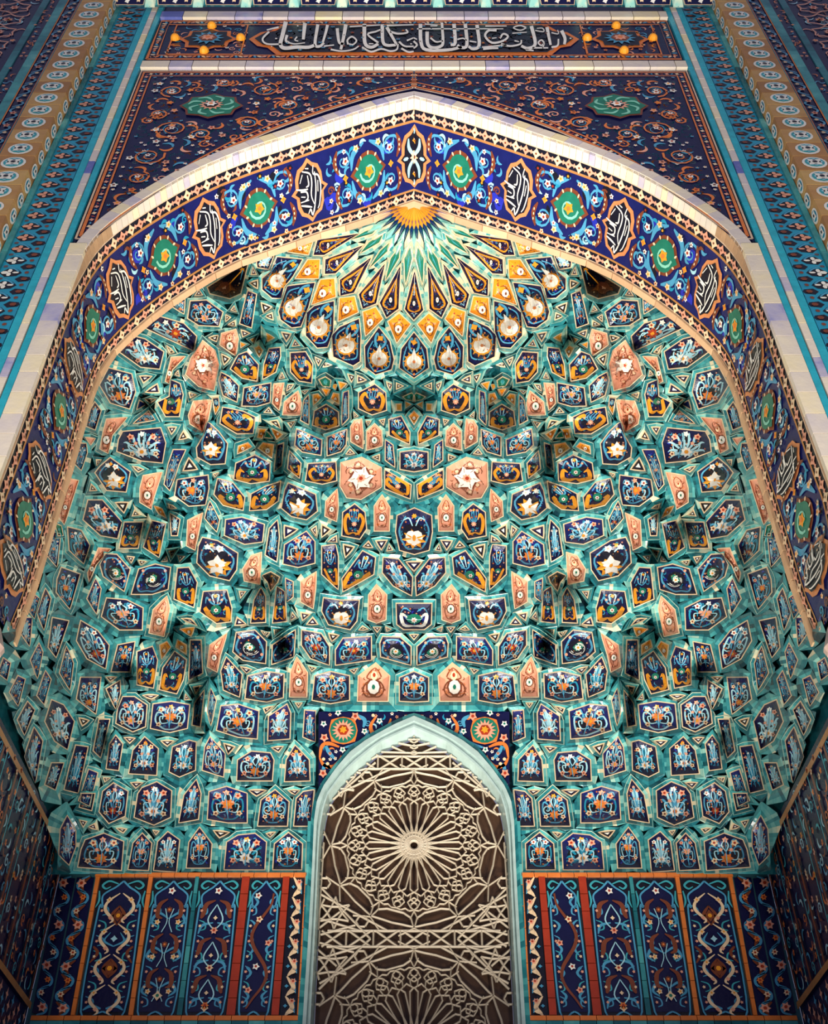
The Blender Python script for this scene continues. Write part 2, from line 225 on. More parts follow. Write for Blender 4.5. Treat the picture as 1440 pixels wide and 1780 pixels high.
# ------------------------------------------------------------------ the layout of the muqarnas cells (left half; measured in enlargements x0 y0 scale)
TRACE = '''
@500 340 5.933
e 1262,535 1280,640 1215,905 1205,650
e 1155,530 1145,640 1010,870 1065,650
e 1060,480 1040,560 850,740 960,570
e 985,405 950,480 760,590 850,480
e 945,325 880,390 670,450 810,370
e 925,235 860,270 600,330 760,265
cJ 1303,780 1390,1180 1295,1280 1205,1170
J 1160,730 1140,1165 1020,1255 950,1105
J 1000,705 910,1110 775,1165 735,1020
J 860,640 680,1000 545,1030 540,870
J 775,515 490,800 385,805 390,660
J 735,395 380,610 275,610 315,460
G 1150,1220 1260,1325 1125,1510 1040,1300
G 905,1155 975,1270 805,1440 780,1200
G 685,1045 720,1200 525,1290 540,1060
G 475,860 490,1040 250,1120 340,870
G 325,665 315,850 85,850 210,665
G 265,455 215,605 10,575 60,510
@400 330 3.56
cD 1135,885 1210,985 1222,1100 1135,1160 1048,1100 1060,985
D 920,855 985,940 1010,1050 995,1110 900,1140 840,1095 835,970
D 795,800 805,900 800,1060 760,1085 640,1030 630,900 680,850
D 640,690 635,880 600,970 540,975 470,900 475,760 520,720
@340 400 5.933
D 1225,545 1160,790 1080,990 990,1000 880,920 860,840 945,580
D 1095,305 1000,470 905,590 880,700 790,695 690,610 690,500 775,430 840,280
B 630,300 810,240 750,400 640,380
O 125,590 540,330 515,420 460,650 350,700 150,650
T 590,395 615,450 580,450
T 565,545 630,525 630,590
B 540,630 620,665 570,1000 460,960 500,780
T 685,760 770,795 705,845
T 725,885 780,865 790,915
T 395,795 412,835 378,820
T 315,880 345,900 315,930
T 350,970 398,945 403,985
P 410,1030 435,1120 410,1290 255,1180 270,1070
T 478,1040 545,1065 490,1090
T 150,1110 225,1090 210,1140
T 275,1290 340,1325 295,1375
G 650,1200 685,1240 655,1300 610,1220
G 735,1070 800,1110 740,1140
G 570,1130 605,1115 590,1150
G 465,1160 510,1180 470,1205
V 525,1260 640,1390 625,1550 480,1520 365,1430 440,1290
V 760,1225 865,1215 870,1300 820,1460 695,1530 710,1380
T 895,1060 970,1075 935,1135
T 1025,1145 1060,1185 1005,1190
N 980,1270 1130,1260 1200,1380 1190,1570 1070,1550 985,1460
@540 600 7.12
N 790,490 920,590 930,800 760,855 600,780 600,590
T 470,365 540,385 505,440
T 590,390 670,430 590,450
T 165,230 240,245 165,255
T 950,465 1000,490 980,540
T 1070,480 1130,505 1070,530
T 65,160 115,190 95,235
E 110,430 180,400 240,440 230,510 150,500
G 250,480 320,490 300,540
G 350,460 430,480 370,540
G 150,545 225,550 190,610
G 35,620 85,610 120,650 35,735
G 285,600 340,610 345,720 260,660
V 190,740 335,830 340,990 185,1040 30,985 50,820
B 410,590 460,570 460,900 390,980 395,760
B 210,1140 440,1050 430,1230 370,1310 210,1360
T 540,840 570,875 545,890
T 695,945 730,945 710,985
T 865,935 905,925 895,970
P 545,940 625,920 640,1080 640,1270 505,1190 500,1010
P 790,980 870,1060 880,1240 700,1290 700,1070
T 485,1300 525,1335 450,1340
T 780,1385 840,1365 840,1415
S 630,1395 865,1520 870,1750 620,1900 450,1880 370,1740 380,1460
E 1150,640 1250,600 1279,630 1279,680 1180,670
G 1175,705 1235,735 1180,770
G 1065,735 1115,730 1115,800 1070,800
cG 1257,825 1310,880 1257,970 1204,880
V 975,925 1115,885 1220,1080 1215,1215 980,1110
B 930,1180 1010,1240 1035,1500 930,1420
cB 1105,1330 1270,1305 1435,1330 1435,1530 1270,1560 1105,1530
@370 640 7.12
B 105,60 200,110 310,220 290,410 130,330 80,150
B 390,250 710,190 700,420 540,465 365,460
V 0,380 60,370 70,470 30,560
N 125,490 370,540 515,610 490,800 300,805 95,680
T 650,540 690,500 715,545
T 835,115 855,70 870,110
P 760,200 870,190 815,510 740,430
T 935,215 985,205 920,270
P 1050,290 1085,420 1080,575 870,570 890,420
T 1105,285 1165,280 1135,310
B 1130,400 1180,340 1180,690 1090,640
T 940,680 1000,665 965,715
T 720,660 785,655 825,735
G 730,750 850,820 790,870
G 580,760 650,760 600,860 560,850
E 660,780 730,860 640,850
G 430,930 470,970 310,1050 320,970
G 620,930 745,950 725,1100 570,990
V 520,1080 700,1180 690,1390 470,1420 265,1370 290,1180
B 800,960 870,930 840,1200 760,1270
V 950,1030 1080,1180 1065,1350 930,1240
B 1040,760 1340,890 1330,1070 1110,1030 1020,950
V 60,1370 240,1420 385,1600 365,1750 130,1690 20,1560
V 480,1560 650,1470 830,1410 800,1640 660,1740 460,1755
@220 680 7.12
P 830,130 1050,110 1000,350 935,490 790,400 770,300
T 785,30 840,45 795,65
L 1000,380 1130,500 1240,650 1210,890 1040,900 880,810 870,700 950,560
T 525,455 600,452 555,515
T 700,510 735,570 660,590
B 270,250 340,350 90,395
B 160,120 230,160 130,220
T 245,105 350,100 290,130
P 430,1010 330,1310 300,1450 170,1370 170,1200 210,1050
B 580,730 720,730 640,900 590,1060 530,1220 470,1150 520,900
T 770,840 860,960 710,975
B 630,1100 1000,1045 1010,1200 970,1400 770,1415 600,1290
T 1085,1030 1125,1015 1095,1050
G 340,1420 430,1460 480,1560 400,1510
B 540,1520 650,1590 620,1780 560,1780
B 1030,1370 1140,1590 1110,1730 970,1570 1010,1420
T 100,1485 150,1528 80,1535
T 530,1410 600,1445 540,1440
@90 680 7.12
B 880,505 1340,460 1400,640 1360,880 1110,855 810,740 830,600
B 530,140 600,240 530,470 430,430 480,230
P 680,350 920,330 740,540 690,760 600,710 640,500
P 420,575 525,590 480,655
B 340,650 420,650 430,760 360,970 290,900
T 560,860 595,858 558,910
L 720,830 960,1000 910,1240 680,1220 540,1010 600,930
T 490,1165 540,1222 480,1222
T 1010,935 1120,968 1070,985
P 230,1090 320,1110 150,1640 90,1550 150,1250
T 800,1385 930,1385 888,1490
T 1020,1480 1075,1528 1000,1535
E 40,1640 110,1670 130,1780 80,1780
@150 450 5.933
B 1235,430 1400,550 1360,690 1160,680 1050,610 1075,440
T 1160,330 1185,365 1130,370
B 940,440 1010,420 1000,560 890,490
B 760,600 1000,670 1130,800 1100,940 610,710
B 480,800 600,830 790,960 750,1130 560,1110 350,960 380,900
T 835,905 890,960 870,965
P 880,1020 1010,1010 880,1140 850,1280 820,1260 860,1100
T 942,1165 948,1200 922,1190
S 1200,850 1320,950 1360,1090 1310,1350 1160,1310 1030,1190 1080,1030
T 1280,805 1345,795 1310,850
B 230,1130 460,1190 500,1370 440,1540 250,1480 140,1300
T 560,1215 660,1215 590,1265
T 725,1300 740,1370 620,1370
V 870,1250 960,1290 990,1400 950,1620 820,1620 740,1480 860,1420
@0 0 1
P 351,893 343,930 338,955 325,948 327,905
B 393,904 420,900 458,912 455,941 425,945 391,930
L 352,935 378,941 412,962 410,990 398,1008 365,1000 343,978 345,950
B 153,870 177,870 211,908 203,935 175,930 145,903
B 200,1362 224,1376 219,1418 192,1430 176,1411 182,1376
B 250,1370 275,1360 300,1375 298,1420 270,1433 237,1420 243,1380
@400 700 3.56
N 485,380 650,370 655,480 570,500 470,480
L 360,500 525,570 535,670 470,720 380,700 320,650 340,540
N 960,420 1115,510 1110,590 960,530
B 290,730 300,830 285,980 220,940 245,780
T 340,765 410,785 340,830
B 470,800 520,860 520,990 420,1015 330,995 340,880
P 660,540 665,640 655,730 590,700 595,610
N 770,630 830,680 840,780 800,840 695,820 700,680
T 510,785 528,770 528,815
T 570,760 615,785 570,825
T 653,830 653,858 612,858
P 940,575 985,650 980,790 895,790 895,640
cK 1137,655 1240,700 1245,800 1225,910 1137,935 1049,910 1025,800 1034,700
T 855,865 875,892 830,888
T 908,858 965,855 935,903
T 983,880 998,908 975,912
cT 1095,988 1179,988 1137,1035
B 950,960 1040,970 1125,1080 1120,1190 1010,1130 945,1050
V 570,890 650,880 665,950 665,1150 570,1060
T 705,882 760,895 715,950
V 820,920 895,960 885,1060 700,1165 695,1090
P 190,930 180,1120 90,1100 80,1030 130,950
O 200,1070 250,1050 300,1080 290,1110 250,1160 235,1110
B 345,1090 385,1110 385,1200 350,1230
V 190,1150 215,1200 215,1355 130,1360 150,1220
V 290,1140 335,1170 345,1350 265,1360
P 530,1050 525,1150 510,1270 440,1230 440,1110
T 385,1305 397,1325 377,1340
T 443,1303 485,1312 450,1340
T 510,1335 535,1368 480,1368
K 580,1210 680,1225 795,1225 780,1350 740,1400 610,1370 570,1290
P 905,1130 965,1190 960,1340 905,1360 855,1340 860,1190
cE 1030,1245 1244,1245 1240,1370 1200,1400 1074,1400 1034,1370
T 45,1335 90,1368 35,1372
T 62,1172 88,1172 66,1200
T 820,1388 845,1400 803,1403
T 893,1392 927,1392 910,1412
T 967,1392 988,1401 972,1408
W 40,1425 150,1410 220,1480 215,1610 80,1590 20,1540
W 265,1500 400,1410 390,1570 260,1615
T 198,1415 227,1420 211,1433
T 277,1410 298,1410 277,1427
B 445,1410 560,1430 610,1510 610,1620 500,1580 445,1500
T 615,1432 665,1441 630,1470
B 700,1460 870,1450 870,1590 655,1620 655,1530
W 945,1450 1050,1455 1115,1510 1115,1620 935,1570 930,1490
cT 1117,1438 1157,1438 1137,1458
@0 900 3.56
V 770,30 880,30 850,185 740,185
V 940,20 1020,40 980,240 890,180
B 500,80 550,170 515,280 430,200 420,60
B 330,90 370,100 350,300 290,230
P 610,190 680,195 590,290 550,390 545,340
W 650,225 720,230 800,320 765,450 640,360 620,290
W 860,320 960,290 1050,310 1035,440 940,470 815,470
T 792,242 822,247 810,272
T 862,267 897,271 872,288
T 1003,268 1028,243 1028,263
T 1055,213 1078,207 1060,236
T 1102,237 1132,241 1111,262
V 1100,315 1165,310 1215,400 1195,550 1080,500
V 1260,460 1400,450 1430,560 1424,640 1340,650 1240,580
B 380,310 490,350 430,560 350,460 355,380
B 590,380 620,440 595,590 540,500
B 660,500 780,510 880,560 875,690 740,690 630,610
P 1030,490 1045,560 1010,730 925,710 950,570
B 280,440 310,500 270,690 230,590
B 325,620 420,640 345,860 300,800
B 500,640 600,700 670,790 650,930 540,870 475,760
B 730,790 830,770 800,950 690,950
B 150,620 195,620 180,790 120,700
B 410,800 450,900 430,1060 370,960
V 850,830 940,800 970,880 945,1050 850,1030
G 990,790 1030,770 1050,800 1000,870
G 1100,760 1150,790 1150,840 1090,800
G 1120,690 1200,680 1180,730
T 1130,625 1178,632 1210,662
V 1080,830 1150,880 1130,1000 1090,1085 990,1060 1010,930
B 1180,760 1240,760 1250,960 1170,1000
P 1400,720 1360,850 1340,950 1285,920 1300,790
T 660,988 712,988 680,1008
B 500,990 620,990 590,1210 475,1120
B 660,1060 740,1010 740,1090 715,1180
T 890,1100 970,1100 935,1116
B 770,1110 840,1110 915,1160 905,1290 830,1320 730,1270 740,1180
B 960,1155 1070,1140 1180,1160 1165,1300 1060,1325 945,1300
T 1203,1052 1231,1044 1211,1080
T 1150,1098 1167,1120 1147,1123
B 1270,1070 1245,1290 1200,1280 1215,1150
B 1310,1060 1340,1130 1310,1280 1290,1200
B 330,1130 400,1160 465,1260 425,1430 350,1380 290,1260
T 505,1243 553,1256 521,1280
B 625,1250 685,1250 630,1480 590,1440
B 725,1350 765,1400 740,1560 670,1550 690,1400
B 905,1360 985,1430 975,1590 810,1580 835,1440
B 1180,1380 1220,1390 1215,1560 1120,1600 1060,1570 1080,1420
B 1310,1360 1400,1460 1390,1600 1265,1560 1280,1420
B 240,780 260,830 230,990 190,880
B 280,950 310,1000 270,1150 230,1100
B 110,980 150,1000 110,1160 60,1080
B 180,1140 220,1190 160,1340 120,1250
B 220,1300 270,1380 225,1640 160,1480
B 330,1520 400,1520 350,1680 290,1650
B 480,1410 550,1420 490,1700 410,1680 440,1550
B 560,1560 610,1580 560,1780 500,1750
T 655,1612 685,1612 661,1626
T 1013,1383 1077,1383 1045,1406
T 785,1363 837,1367 812,1387
T 825,1642 885,1642 850,1666
B 20,870 60,900 40,1000 -10,960
B 200,470 240,500 210,620 170,560
@300 1050 3.4286
T 543,167 572,171 560,187
P 740,320 800,410 795,550 700,550 705,410
B 320,320 410,420 395,550 305,510 290,400
B 450,430 560,405 660,420 655,555 560,580 435,560
T 410,377 463,391 440,408
B 850,430 940,405 1050,430 1050,570 940,590 835,570
T 813,372 847,381 830,393
T 1063,395 1097,386 1080,407
P 1210,355 1290,430 1280,575 1105,575 1110,430
cB 1355,440 1438,405 1521,440 1521,575 1438,580 1355,575
B 300,610 400,600 520,640 510,800 400,790 275,750
B 690,600 710,650 705,800 580,810 585,670
B 800,635 860,640 860,820 790,790
T 555,625 597,612 562,642
T 742,592 768,592 755,608
T 320,835 373,852 340,890
T 607,857 662,852 640,876
B 235,800 320,900 300,1020 200,1000 205,880
B 400,930 480,880 590,890 610,930 600,1050 395,1050
B 740,845 820,930 825,1050 680,1055 690,930
B 150,1050 175,1130 160,1280 50,1300 80,1140
B 230,1120 330,1090 450,1130 450,1300 340,1300 220,1280
B 620,1110 700,1180 690,1320 520,1320 540,1170
B 790,1120 850,1110 830,1320 735,1320 750,1160
T 470,1112 560,1112 510,1138
T 705,1112 762,1112 740,1132
B 170,1335 240,1430 230,1570 95,1570 110,1420
B 335,1420 400,1380 500,1370 565,1420 555,1580 320,1580
B 700,1365 780,1430 775,1580 610,1580 620,1430
T 260,1353 340,1362 290,1386
T 575,1370 615,1362 590,1382
T 140,1612 182,1624 155,1636
@0 1380 3.6
B 520,0 600,0 580,100 510,80
B 430,140 480,230 480,330 440,440 380,380 390,220
B 545,290 660,250 780,300 765,475 500,455 520,350
B 900,250 955,310 935,475 815,470 845,310
B 1060,240 1130,290 1110,485 975,475 1000,300
T 513,168 545,176 530,200
T 568,205 598,193 607,217
T 745,217 795,222 780,237
T 973,231 997,235 985,247
'''
def parse():
    out = []; x0 = y0 = 0; sc = 1
    for ln in TRACE.strip().split('\n'):
        if ln[0] == '@': x0, y0, sc = [float(a) for a in ln[1:].split()]; continue
        k, *ps = ln.split(); P = np.array([[float(a) for a in p.split(',')] for p in ps]) / sc + (x0, y0)
        ctr = k[0] == 'c'; k = k[-1]
        P[:, 0] += 720 - axis_x(P[:, 1].mean())
        if ctr: P[:, 0] += 720 - .5 * (P[:, 0].min() + P[:, 0].max())
        a = .5 * np.sum(P[:, 0] * np.roll(P[:, 1], -1) - P[:, 1] * np.roll(P[:, 0], -1))
        if a < 0: P = P[::-1]
        c = P.mean(0); dup = False
        for q in out:
            d = np.linalg.norm(q['c'] - c); r = .5 * math.sqrt(min(abs(q['a']), abs(a)))
            if d < r * .9: dup = True
        if not dup: out.append(dict(k=k, P=P, c=c, a=abs(a), ctr=ctr))
    return out
CELLS = parse()
# ------------------------------------------------------------------ shell of the vault behind the cells (glazed, turquoise)
SHELL = -.2
def build_shell():
    ceiling = tag(bpy.data.objects.new('ceiling', None), kind='structure'); COL.objects.link(ceiling); ceiling['label'] = 'turquoise glazed shell of the niche vault behind the muqarnas cells'
    b = MB(); st = 8; xs = np.arange(-40, 721, st); ys = np.arange(336, 1521, st); idx = {}
    def ok(x, y): return not (x > 552 and y > 1238)
    for j, y in enumerate(ys):
        for i, x in enumerate(xs):
            idx[i, j] = len(b.v); b.v.append(V3(x, y, SHELL))
    for j in range(len(ys) - 1):
        for i in range(len(xs) - 1):
            if ok(xs[i] + st, ys[j] + st) or (xs[i] < 552 < xs[i] + st) or ok(xs[i], ys[j]):
                b.f.append((idx[i, j], idx[i + 1, j], idx[i + 1, j + 1], idx[i, j + 1])); b.m.append('turq'); b.t.append(.22 + .12 * rnd.random())
    o = b.build('shell', ceiling); mirror(o, ceiling); return ceiling
build_shell()

# ------------------------------------------------------------------ the cells
def sample(P, step):
    out = []; n = len(P)
    E = [(P[(i + 1) % n] - P[i]) for i in range(n)]; N = [np.array([e[1], -e[0]]) / (np.linalg.norm(e) + 1e-9) for e in E]
    for i in range(n):
        m = N[i] + N[i - 1]; m = m / (np.linalg.norm(m) + 1e-9); m = m / max(.72, float(np.dot(m, N[i])))
        out.append((P[i], m)); L = np.linalg.norm(E[i]); k = max(1, int(round(L / step)))
        for j in range(1, k): out.append((P[i] + E[i] * j / k, N[i]))
    return out
ALL = []
for i, c in enumerate(CELLS):
    q = np.array([p for p, _ in sample(c['P'], 3)]); ALL.append((i, q))
    if not c['ctr']: ALL.append((-1, q * (-1, 1) + (1440, 0)))
APTS = np.concatenate([q for _, q in ALL]); AID = np.concatenate([np.full(len(q), i) for i, q in ALL])
CW = {'T': 2.6}
SWL = ([1100, 1209, 1360, 1416, 1485, 1530], [-60, 9, 61, 73, 101, 98])
def excl(p):
    return (p[0] > 549 and p[1] > 1237) or p[1] > 1519 or (p[1] > 1110 and p[0] < np.interp(p[1], *SWL)) or (p[0] > 544 and p[1] > 1420)
def rings(i, c):
    lo = c['P'].min(0) - 56; hi = c['P'].max(0) + 56
    m = (AID != i) & (APTS[:, 0] > lo[0]) & (APTS[:, 0] < hi[0]) & (APTS[:, 1] > lo[1]) & (APTS[:, 1] < hi[1]); Q = APTS[m]
    out = []
    for p, n in sample(c['P'], 7):
        t = 28.0 if c['k'] != 'e' else 13.0
        if len(Q):
            for tt in np.arange(1, t, .5):
                if excl(p + n * tt): t = tt; break
                if ((Q - (p + n * tt)) ** 2).sum(1).min() < tt * tt: t = tt; break
        out.append((p, n, t))
    return out
class CMap:
    def __init__(s, c, up):
        s.c = c['c']; s.P = c['P']; ca, sa = math.cos(up), math.sin(up); s.ca, s.sa = ca, sa
        R = (s.P - s.c) @ np.array([[ca, -sa], [sa, ca]]); s.R = R
        s.y0, s.y1 = R[:, 1].max(), R[:, 1].min(); s.rows = []
        for k in range(17):
            y = s.y0 + (s.y1 - s.y0) * (.02 + .96 * k / 16); xs = []
            for i in range(len(R)):
                a, b = R[i], R[(i + 1) % len(R)]
                if (a[1] - y) * (b[1] - y) <= 0 and a[1] != b[1]: xs.append(a[0] + (b[0] - a[0]) * (y - a[1]) / (b[1] - a[1]))
            s.rows.append((min(xs), max(xs)) if xs else (0, 0))
        s.w = s.rows[8][1] - s.rows[8][0]; s.h = s.y0 - s.y1; s.sc = min(max(r[1] - r[0] for r in s.rows), s.h)
        n = len(s.P); s.N = []
        for i in range(n):
            e = s.P[(i + 1) % n] - s.P[i]; nn = np.array([e[1], -e[0]]); s.N.append((nn, float(np.dot(nn, s.P[i] - s.c)) or 1))
    def __call__(s, u, v):
        v = min(max(v, 0), 1); k = v * 16; i = min(int(k), 15); f = k - i; u *= .93
        xl = s.rows[i][0] * (1 - f) + s.rows[i + 1][0] * f; xr = s.rows[i][1] * (1 - f) + s.rows[i + 1][1] * f
        x = (xl + xr) / 2 + u * (xr - xl) / 2; y = s.y0 + (s.y1 - s.y0) * (.02 + .96 * v)
        return (s.c[0] + x * s.ca - y * s.sa, s.c[1] + x * s.sa + y * s.ca)
    def r(s, x, y): return max(0, min(1, max((nn[0] * (x - s.c[0]) + nn[1] * (y - s.c[1])) / d for nn, d in s.N)))

def scatter(A, inside, x0, x1, y0, y1, step, seed, lay=1, cols=('sky', 'sky', 'pale', 'aqua', 'orange'), fl=('cream', 'rose', 'white'), wv=None, dens=1.0, asp=1.0):
    g = random.Random(seed); wv = wv or step * .13; nx = int((x1 - x0) / step) + 1; ny = int((y1 - y0) / (step * asp)) + 1
    for i in range(nx):
        for j in range(ny):
            x = x0 + (i + g.random() * .7) * step; y = y0 + (j + g.random() * .7) * step * asp
            if not inside(x, y) or g.random() > dens: continue
            k = g.random(); r = step * .42
            if k < .27: A.flower((x, y), r * .62, 5, g.choice(fl), g.choice(['red', 'brown', 'gold']), lay + 2, g.random() * 6, asp)
            elif k < .45 and inside(x + r, y + r) and inside(x - r, y - r): A.spiral((x, y), r, g.random() * 6, g.choice([-1.3, 1.3]), wv, g.choice(cols), lay, asp, 10)
            else:
                a = g.random() * 6.28; d = g.choice([-1, 1]); pts = [(x + r * 1.25 * (q - .5) * 2 * math.cos(a + d * q * 1.3), y + asp * r * 1.25 * (q - .5) * 2 * math.sin(a + d * q * 1.3)) for q in (0, .33, .66, 1)]
                if all(inside(*p) for p in pts): A.ribbon(pts, wv * .3, wv * .3, g.choice(cols), lay, 3, wv * 1.2)

BG = dict(B='navy', N='navy', V='navy', W='navy', K='navy', D='navy', L='navy', G='gold', P='rose', S='rose', J='navy', E='green', O='black', e='green', T='navy')  # O: black ground paints in the shade of the deep hollows
def motif(A, M, k, rg):
    sc = M.sc; wv = min(max(sc * .042, .9), 2.2); L = M
    def fl(u, v, r, n, mat, ctr, lay=4): A.flower(L(u, v), sc * r, n, mat, ctr, lay, rot=rg.random(), asp=.92)
    def rb(ps, a, b, mat, lay=2, mid=None, both=True):
        A.ribbon([L(u, v) for u, v in ps], a * wv, b * wv, mat, lay, 4, None if mid is None else mid * wv)
        if both: A.ribbon([L(-u, v) for u, v in ps], a * wv, b * wv, mat, lay, 4, None if mid is None else mid * wv)
    def bl(u, v, rx, ry, mat, lay=2, n=9): A.blob(L(u, v), rx * sc, ry * sc, mat, lay, n)
    if k == 'B':
        st = rg.randrange(6); o1 = rg.choice(['orange', 'orange', 'rose', 'red']); bl(-.45, .42, .2, .17, 'black', 1); bl(.45, .42, .2, .17, 'black', 1); bl(0, .6, .12, .2, 'black', 1)
        vc = rg.choice(['sky', 'sky', 'aqua', 'pale'])
        if st < 3:
            rb([(0, .06), (-.45, .1), (-.85, .35), (-.8, .65), (-.45, .6), (-.45, .42)], 1, .7, vc, 2, .5)
            rb([(0, .22), (-.22, .5), (-.4, .78), (-.72, .86), (-.85, .74)], 1, .6, 'sky', 2, .6)
        else:
            for u1, v1 in ((.2, .9), (.55, .82), (.85, .6), (.9, .32), (.7, .12)):
                rb([(0, .2), (-u1 * .45, .2 + (v1 - .2) * .35 + .08), (-u1 * .8, .2 + (v1 - .2) * .8 + .06), (-u1, v1 - .02)], .7, .4, vc if u1 != .55 else 'pale', 2, 1.3)
        if st != 1: rb([(-.1, .3), (-.5, .28), (-.62, .5), (-.3, .52)], .6, .4, 'pale', 3, .5)
        if st == 1: A.spiral(L(-.5, .45), sc * .17, 1, 1.3, wv, 'pale', 3); A.spiral(L(.5, .45), sc * .17, 2.1, -1.3, wv, 'pale', 3)
        rb([(0, .1), (0, .9)], .7, .5, 'sky', 2, None, False); rb([(0, .5), (-.18, .68), (-.1, .82)], .4, .3, 'pale', 3, .8)
        fl(0, .3 if st != 2 else .5, .19, 7, o1 if st < 3 else 'white', 'gold' if st != 3 else 'orange')
        bc = rg.choice(['rose', 'cream', 'white', 'rose'])
        for u in (-1, 1):
            fl(u * .58, .76, .115, 5, bc, 'red'); fl(u * .66, .24, .1, 5, rg.choice(['rose', 'cream', bc]), 'brown')
            if sc > 30: fl(u * .28, .56, .07, 5, 'rose', None)
        fl(0, .85, .1, 5, rg.choice(['white', 'rose', 'gold']), None)
    elif k == 'N':
        rb([(0, .16), (-.6, .14), (-.9, .5), (-.6, .72), (-.4, .55)], 1, .8, 'gold', 3, 2.6); bl(-.38, .4, .14, .12, 'black', 2); bl(.38, .4, .14, .12, 'black', 2)
        for u in (-.7, -.35, 0, .35, .7): A.ribbon([L(0, .4), L(u * .6, .65), L(u, .86)], wv, wv * .5, 'sky', 2, 4)
        fl(0, .42, .13, 8, 'rose', 'cream'); fl(-.45, .84, .07, 5, 'rose', 'red'); fl(.45, .84, .07, 5, 'rose', 'red'); fl(0, .86, .07, 4, 'gold', None)
    elif k == 'V':
        rb([(0, .14), (-.5, .08), (-.85, .16), (-.8, .45), (-.5, .38)], 1, .6, 'gold', 3, 3.2); bl(0, .4, .18, .16, 'green', 3, 10); fl(0, .38, .09, 6, 'white', 'red', 5)
        rb([(0, .55), (-.35, .62), (-.75, .8), (-.8, .6)], .8, .5, 'sky', 2, .8); rb([(-.1, .6), (-.3, .85), (-.1, .9)], .6, .4, 'pale', 2, .6); bl(-.45, .5, .1, .08, 'black', 2); bl(.45, .5, .1, .08, 'black', 2)
        fl(0, .84, .08, 4, 'gold', None); fl(-.5, .72, .055, 5, 'rose', None); fl(.5, .72, .055, 5, 'rose', None)
    elif k == 'W':
        rb([(0, .08), (-.6, .08), (-.9, .4), (-.7, .85), (0, .92)], 1, 1, 'sky', 2, .6); bl(0, .48, .3, .28, 'black', 2); bl(0, .48, .22, .2, 'green', 3)
        for r in (.31, .25): A.spiral(L(0, .48), sc * r, .5, 1.0, wv * .55, 'white', 4, .9)
        fl(0, .47, .12, 7, 'white', 'gold', 5)
        for u in (-1, 1): bl(u * .8, .25, .05, .05, 'rose', 3); bl(u * .78, .8, .05, .05, 'rose', 3)
    elif k in ('K', 'L'):
        bl(0, .45, .34, .3, 'black', 1); rb([(0, .1), (-.6, .12), (-.9, .5), (-.6, .85)], 1, .6, 'sky', 2, .8)
        A.flower(L(0, .32), sc * .36, 9, 'gold', None, 3, asp=.8)
        if k == 'K': bl(-.2, .36, .16, .19, 'white', 5); bl(.2, .36, .16, .19, 'white', 5); bl(0, .3, .12, .17, 'white', 5); bl(0, .34, .05, .09, 'gold', 7); fl(0, .85, .08, 6, 'gold', None)
        else:
            A.flower(L(-.08, .34), sc * .27, 5, 'white', 'gold', 5, rot=1, ctrr=.22); fl(.4, .75, .11, 5, 'white', 'rose'); fl(-.4, .8, .09, 5, 'white', None); fl(0, .84, .07, 4, 'gold', None)
        rb([(-.1, .62), (-.35, .8), (-.7, .75)], .7, .4, 'pale', 3, .6)
    elif k == 'D':
        bl(0, .6, .2, .1, 'black', 1); rb([(0, .55), (-.3, .62), (-.62, .76), (-.55, .9), (-.2, .8)], 1, .6, 'sky', 2, 1.2); rb([(-.75, .7), (-.85, .45), (-.8, .2), (-.3, .04), (0, .06)], .9, .6, 'sky', 2, .4)
        A.flower(L(0, .34), sc * .41, 13, 'gold', None, 3, asp=.98); bl(0, .34, .33, .3, 'gold', 4, 14); bl(0, .34, .27, .25, 'white', 5, 14)
        A.poly([L(-.24, .45), L(0, .66), L(.24, .45), L(0, .3)], 'white', 5)
        fl(0, .34, .07, 6, 'orange', None, 7); A.ribbon([L(0, .12), L(0, .6)], wv * .3, wv * .3, 'brown', 7, 2); rb([(0, .2), (-.3, .3), (-.2, .5)], .3, .3, 'cream', 7)
        fl(0, .8, .13, 4, 'gold', None); fl(0, .05, .06, 4, 'orange', None)
    elif k == 'G':
        bl(0, .46, .17, .19, 'white', 4, 9); rb([(0, .2), (-.5, .3), (-.5, .6), (-.12, .72)], .5, .4, 'brown', 3, .7); bl(0, .44, .05, .08, 'brown', 6, 6)
        bl(-.05, .8, .05, .05, 'red', 3, 6); bl(-.5, .62, .04, .05, 'rose', 3, 6); bl(.5, .62, .04, .05, 'rose', 3, 6); rb([(0, .12), (-.2, .05)], .5, .3, 'cream', 3)
    elif k == 'P':
        rb([(0, .08), (-.5, .1), (-.75, .3), (-.45, .5), (-.1, .48)], .7, .5, 'brown', 3, .5); rb([(0, .55), (-.5, .62), (-.45, .8), (0, .9)], .6, .5, 'brown', 3, .4)
        bl(0, .36, .26, .3, 'brown', 2, 9); bl(0, .36, .2, .24, 'white', 5, 9); bl(0, .36, .06, .09, 'green', 7, 6); bl(0, .68, .12, .16, 'cream', 4, 7); bl(0, .7, .05, .08, 'red', 6, 6); bl(0, .12, .1, .06, 'brown', 4, 6)
        rb([(-.3, .15), (-.7, .2)], .6, .3, 'orange', 4)
    elif k == 'S':
        for a in range(6):
            q = a * 1.047 + .5; u, v = .66 * math.cos(q), .5 + .34 * math.sin(q); A.spiral(L(u, v), sc * .12, q, 1.2, wv * .5, 'brown', 3); bl(u * .95, v, .05, .05, 'cream', 2, 7)
        bl(0, .5, .3, .3, 'brown', 2, 6); fl(0, .5, .34, 6, 'white', None, 4); bl(0, .5, .25, .25, 'white', 5, 6); fl(0, .5, .15, 9, 'rose', 'red', 7)
        for a in range(6): q = a * 1.047; A.ribbon([L(.32 * math.cos(q), .5 + .16 * math.sin(q)), L(.55 * math.cos(q + .2), .5 + .27 * math.sin(q + .2))], wv * .4, wv * .4, 'brown', 7, 2)
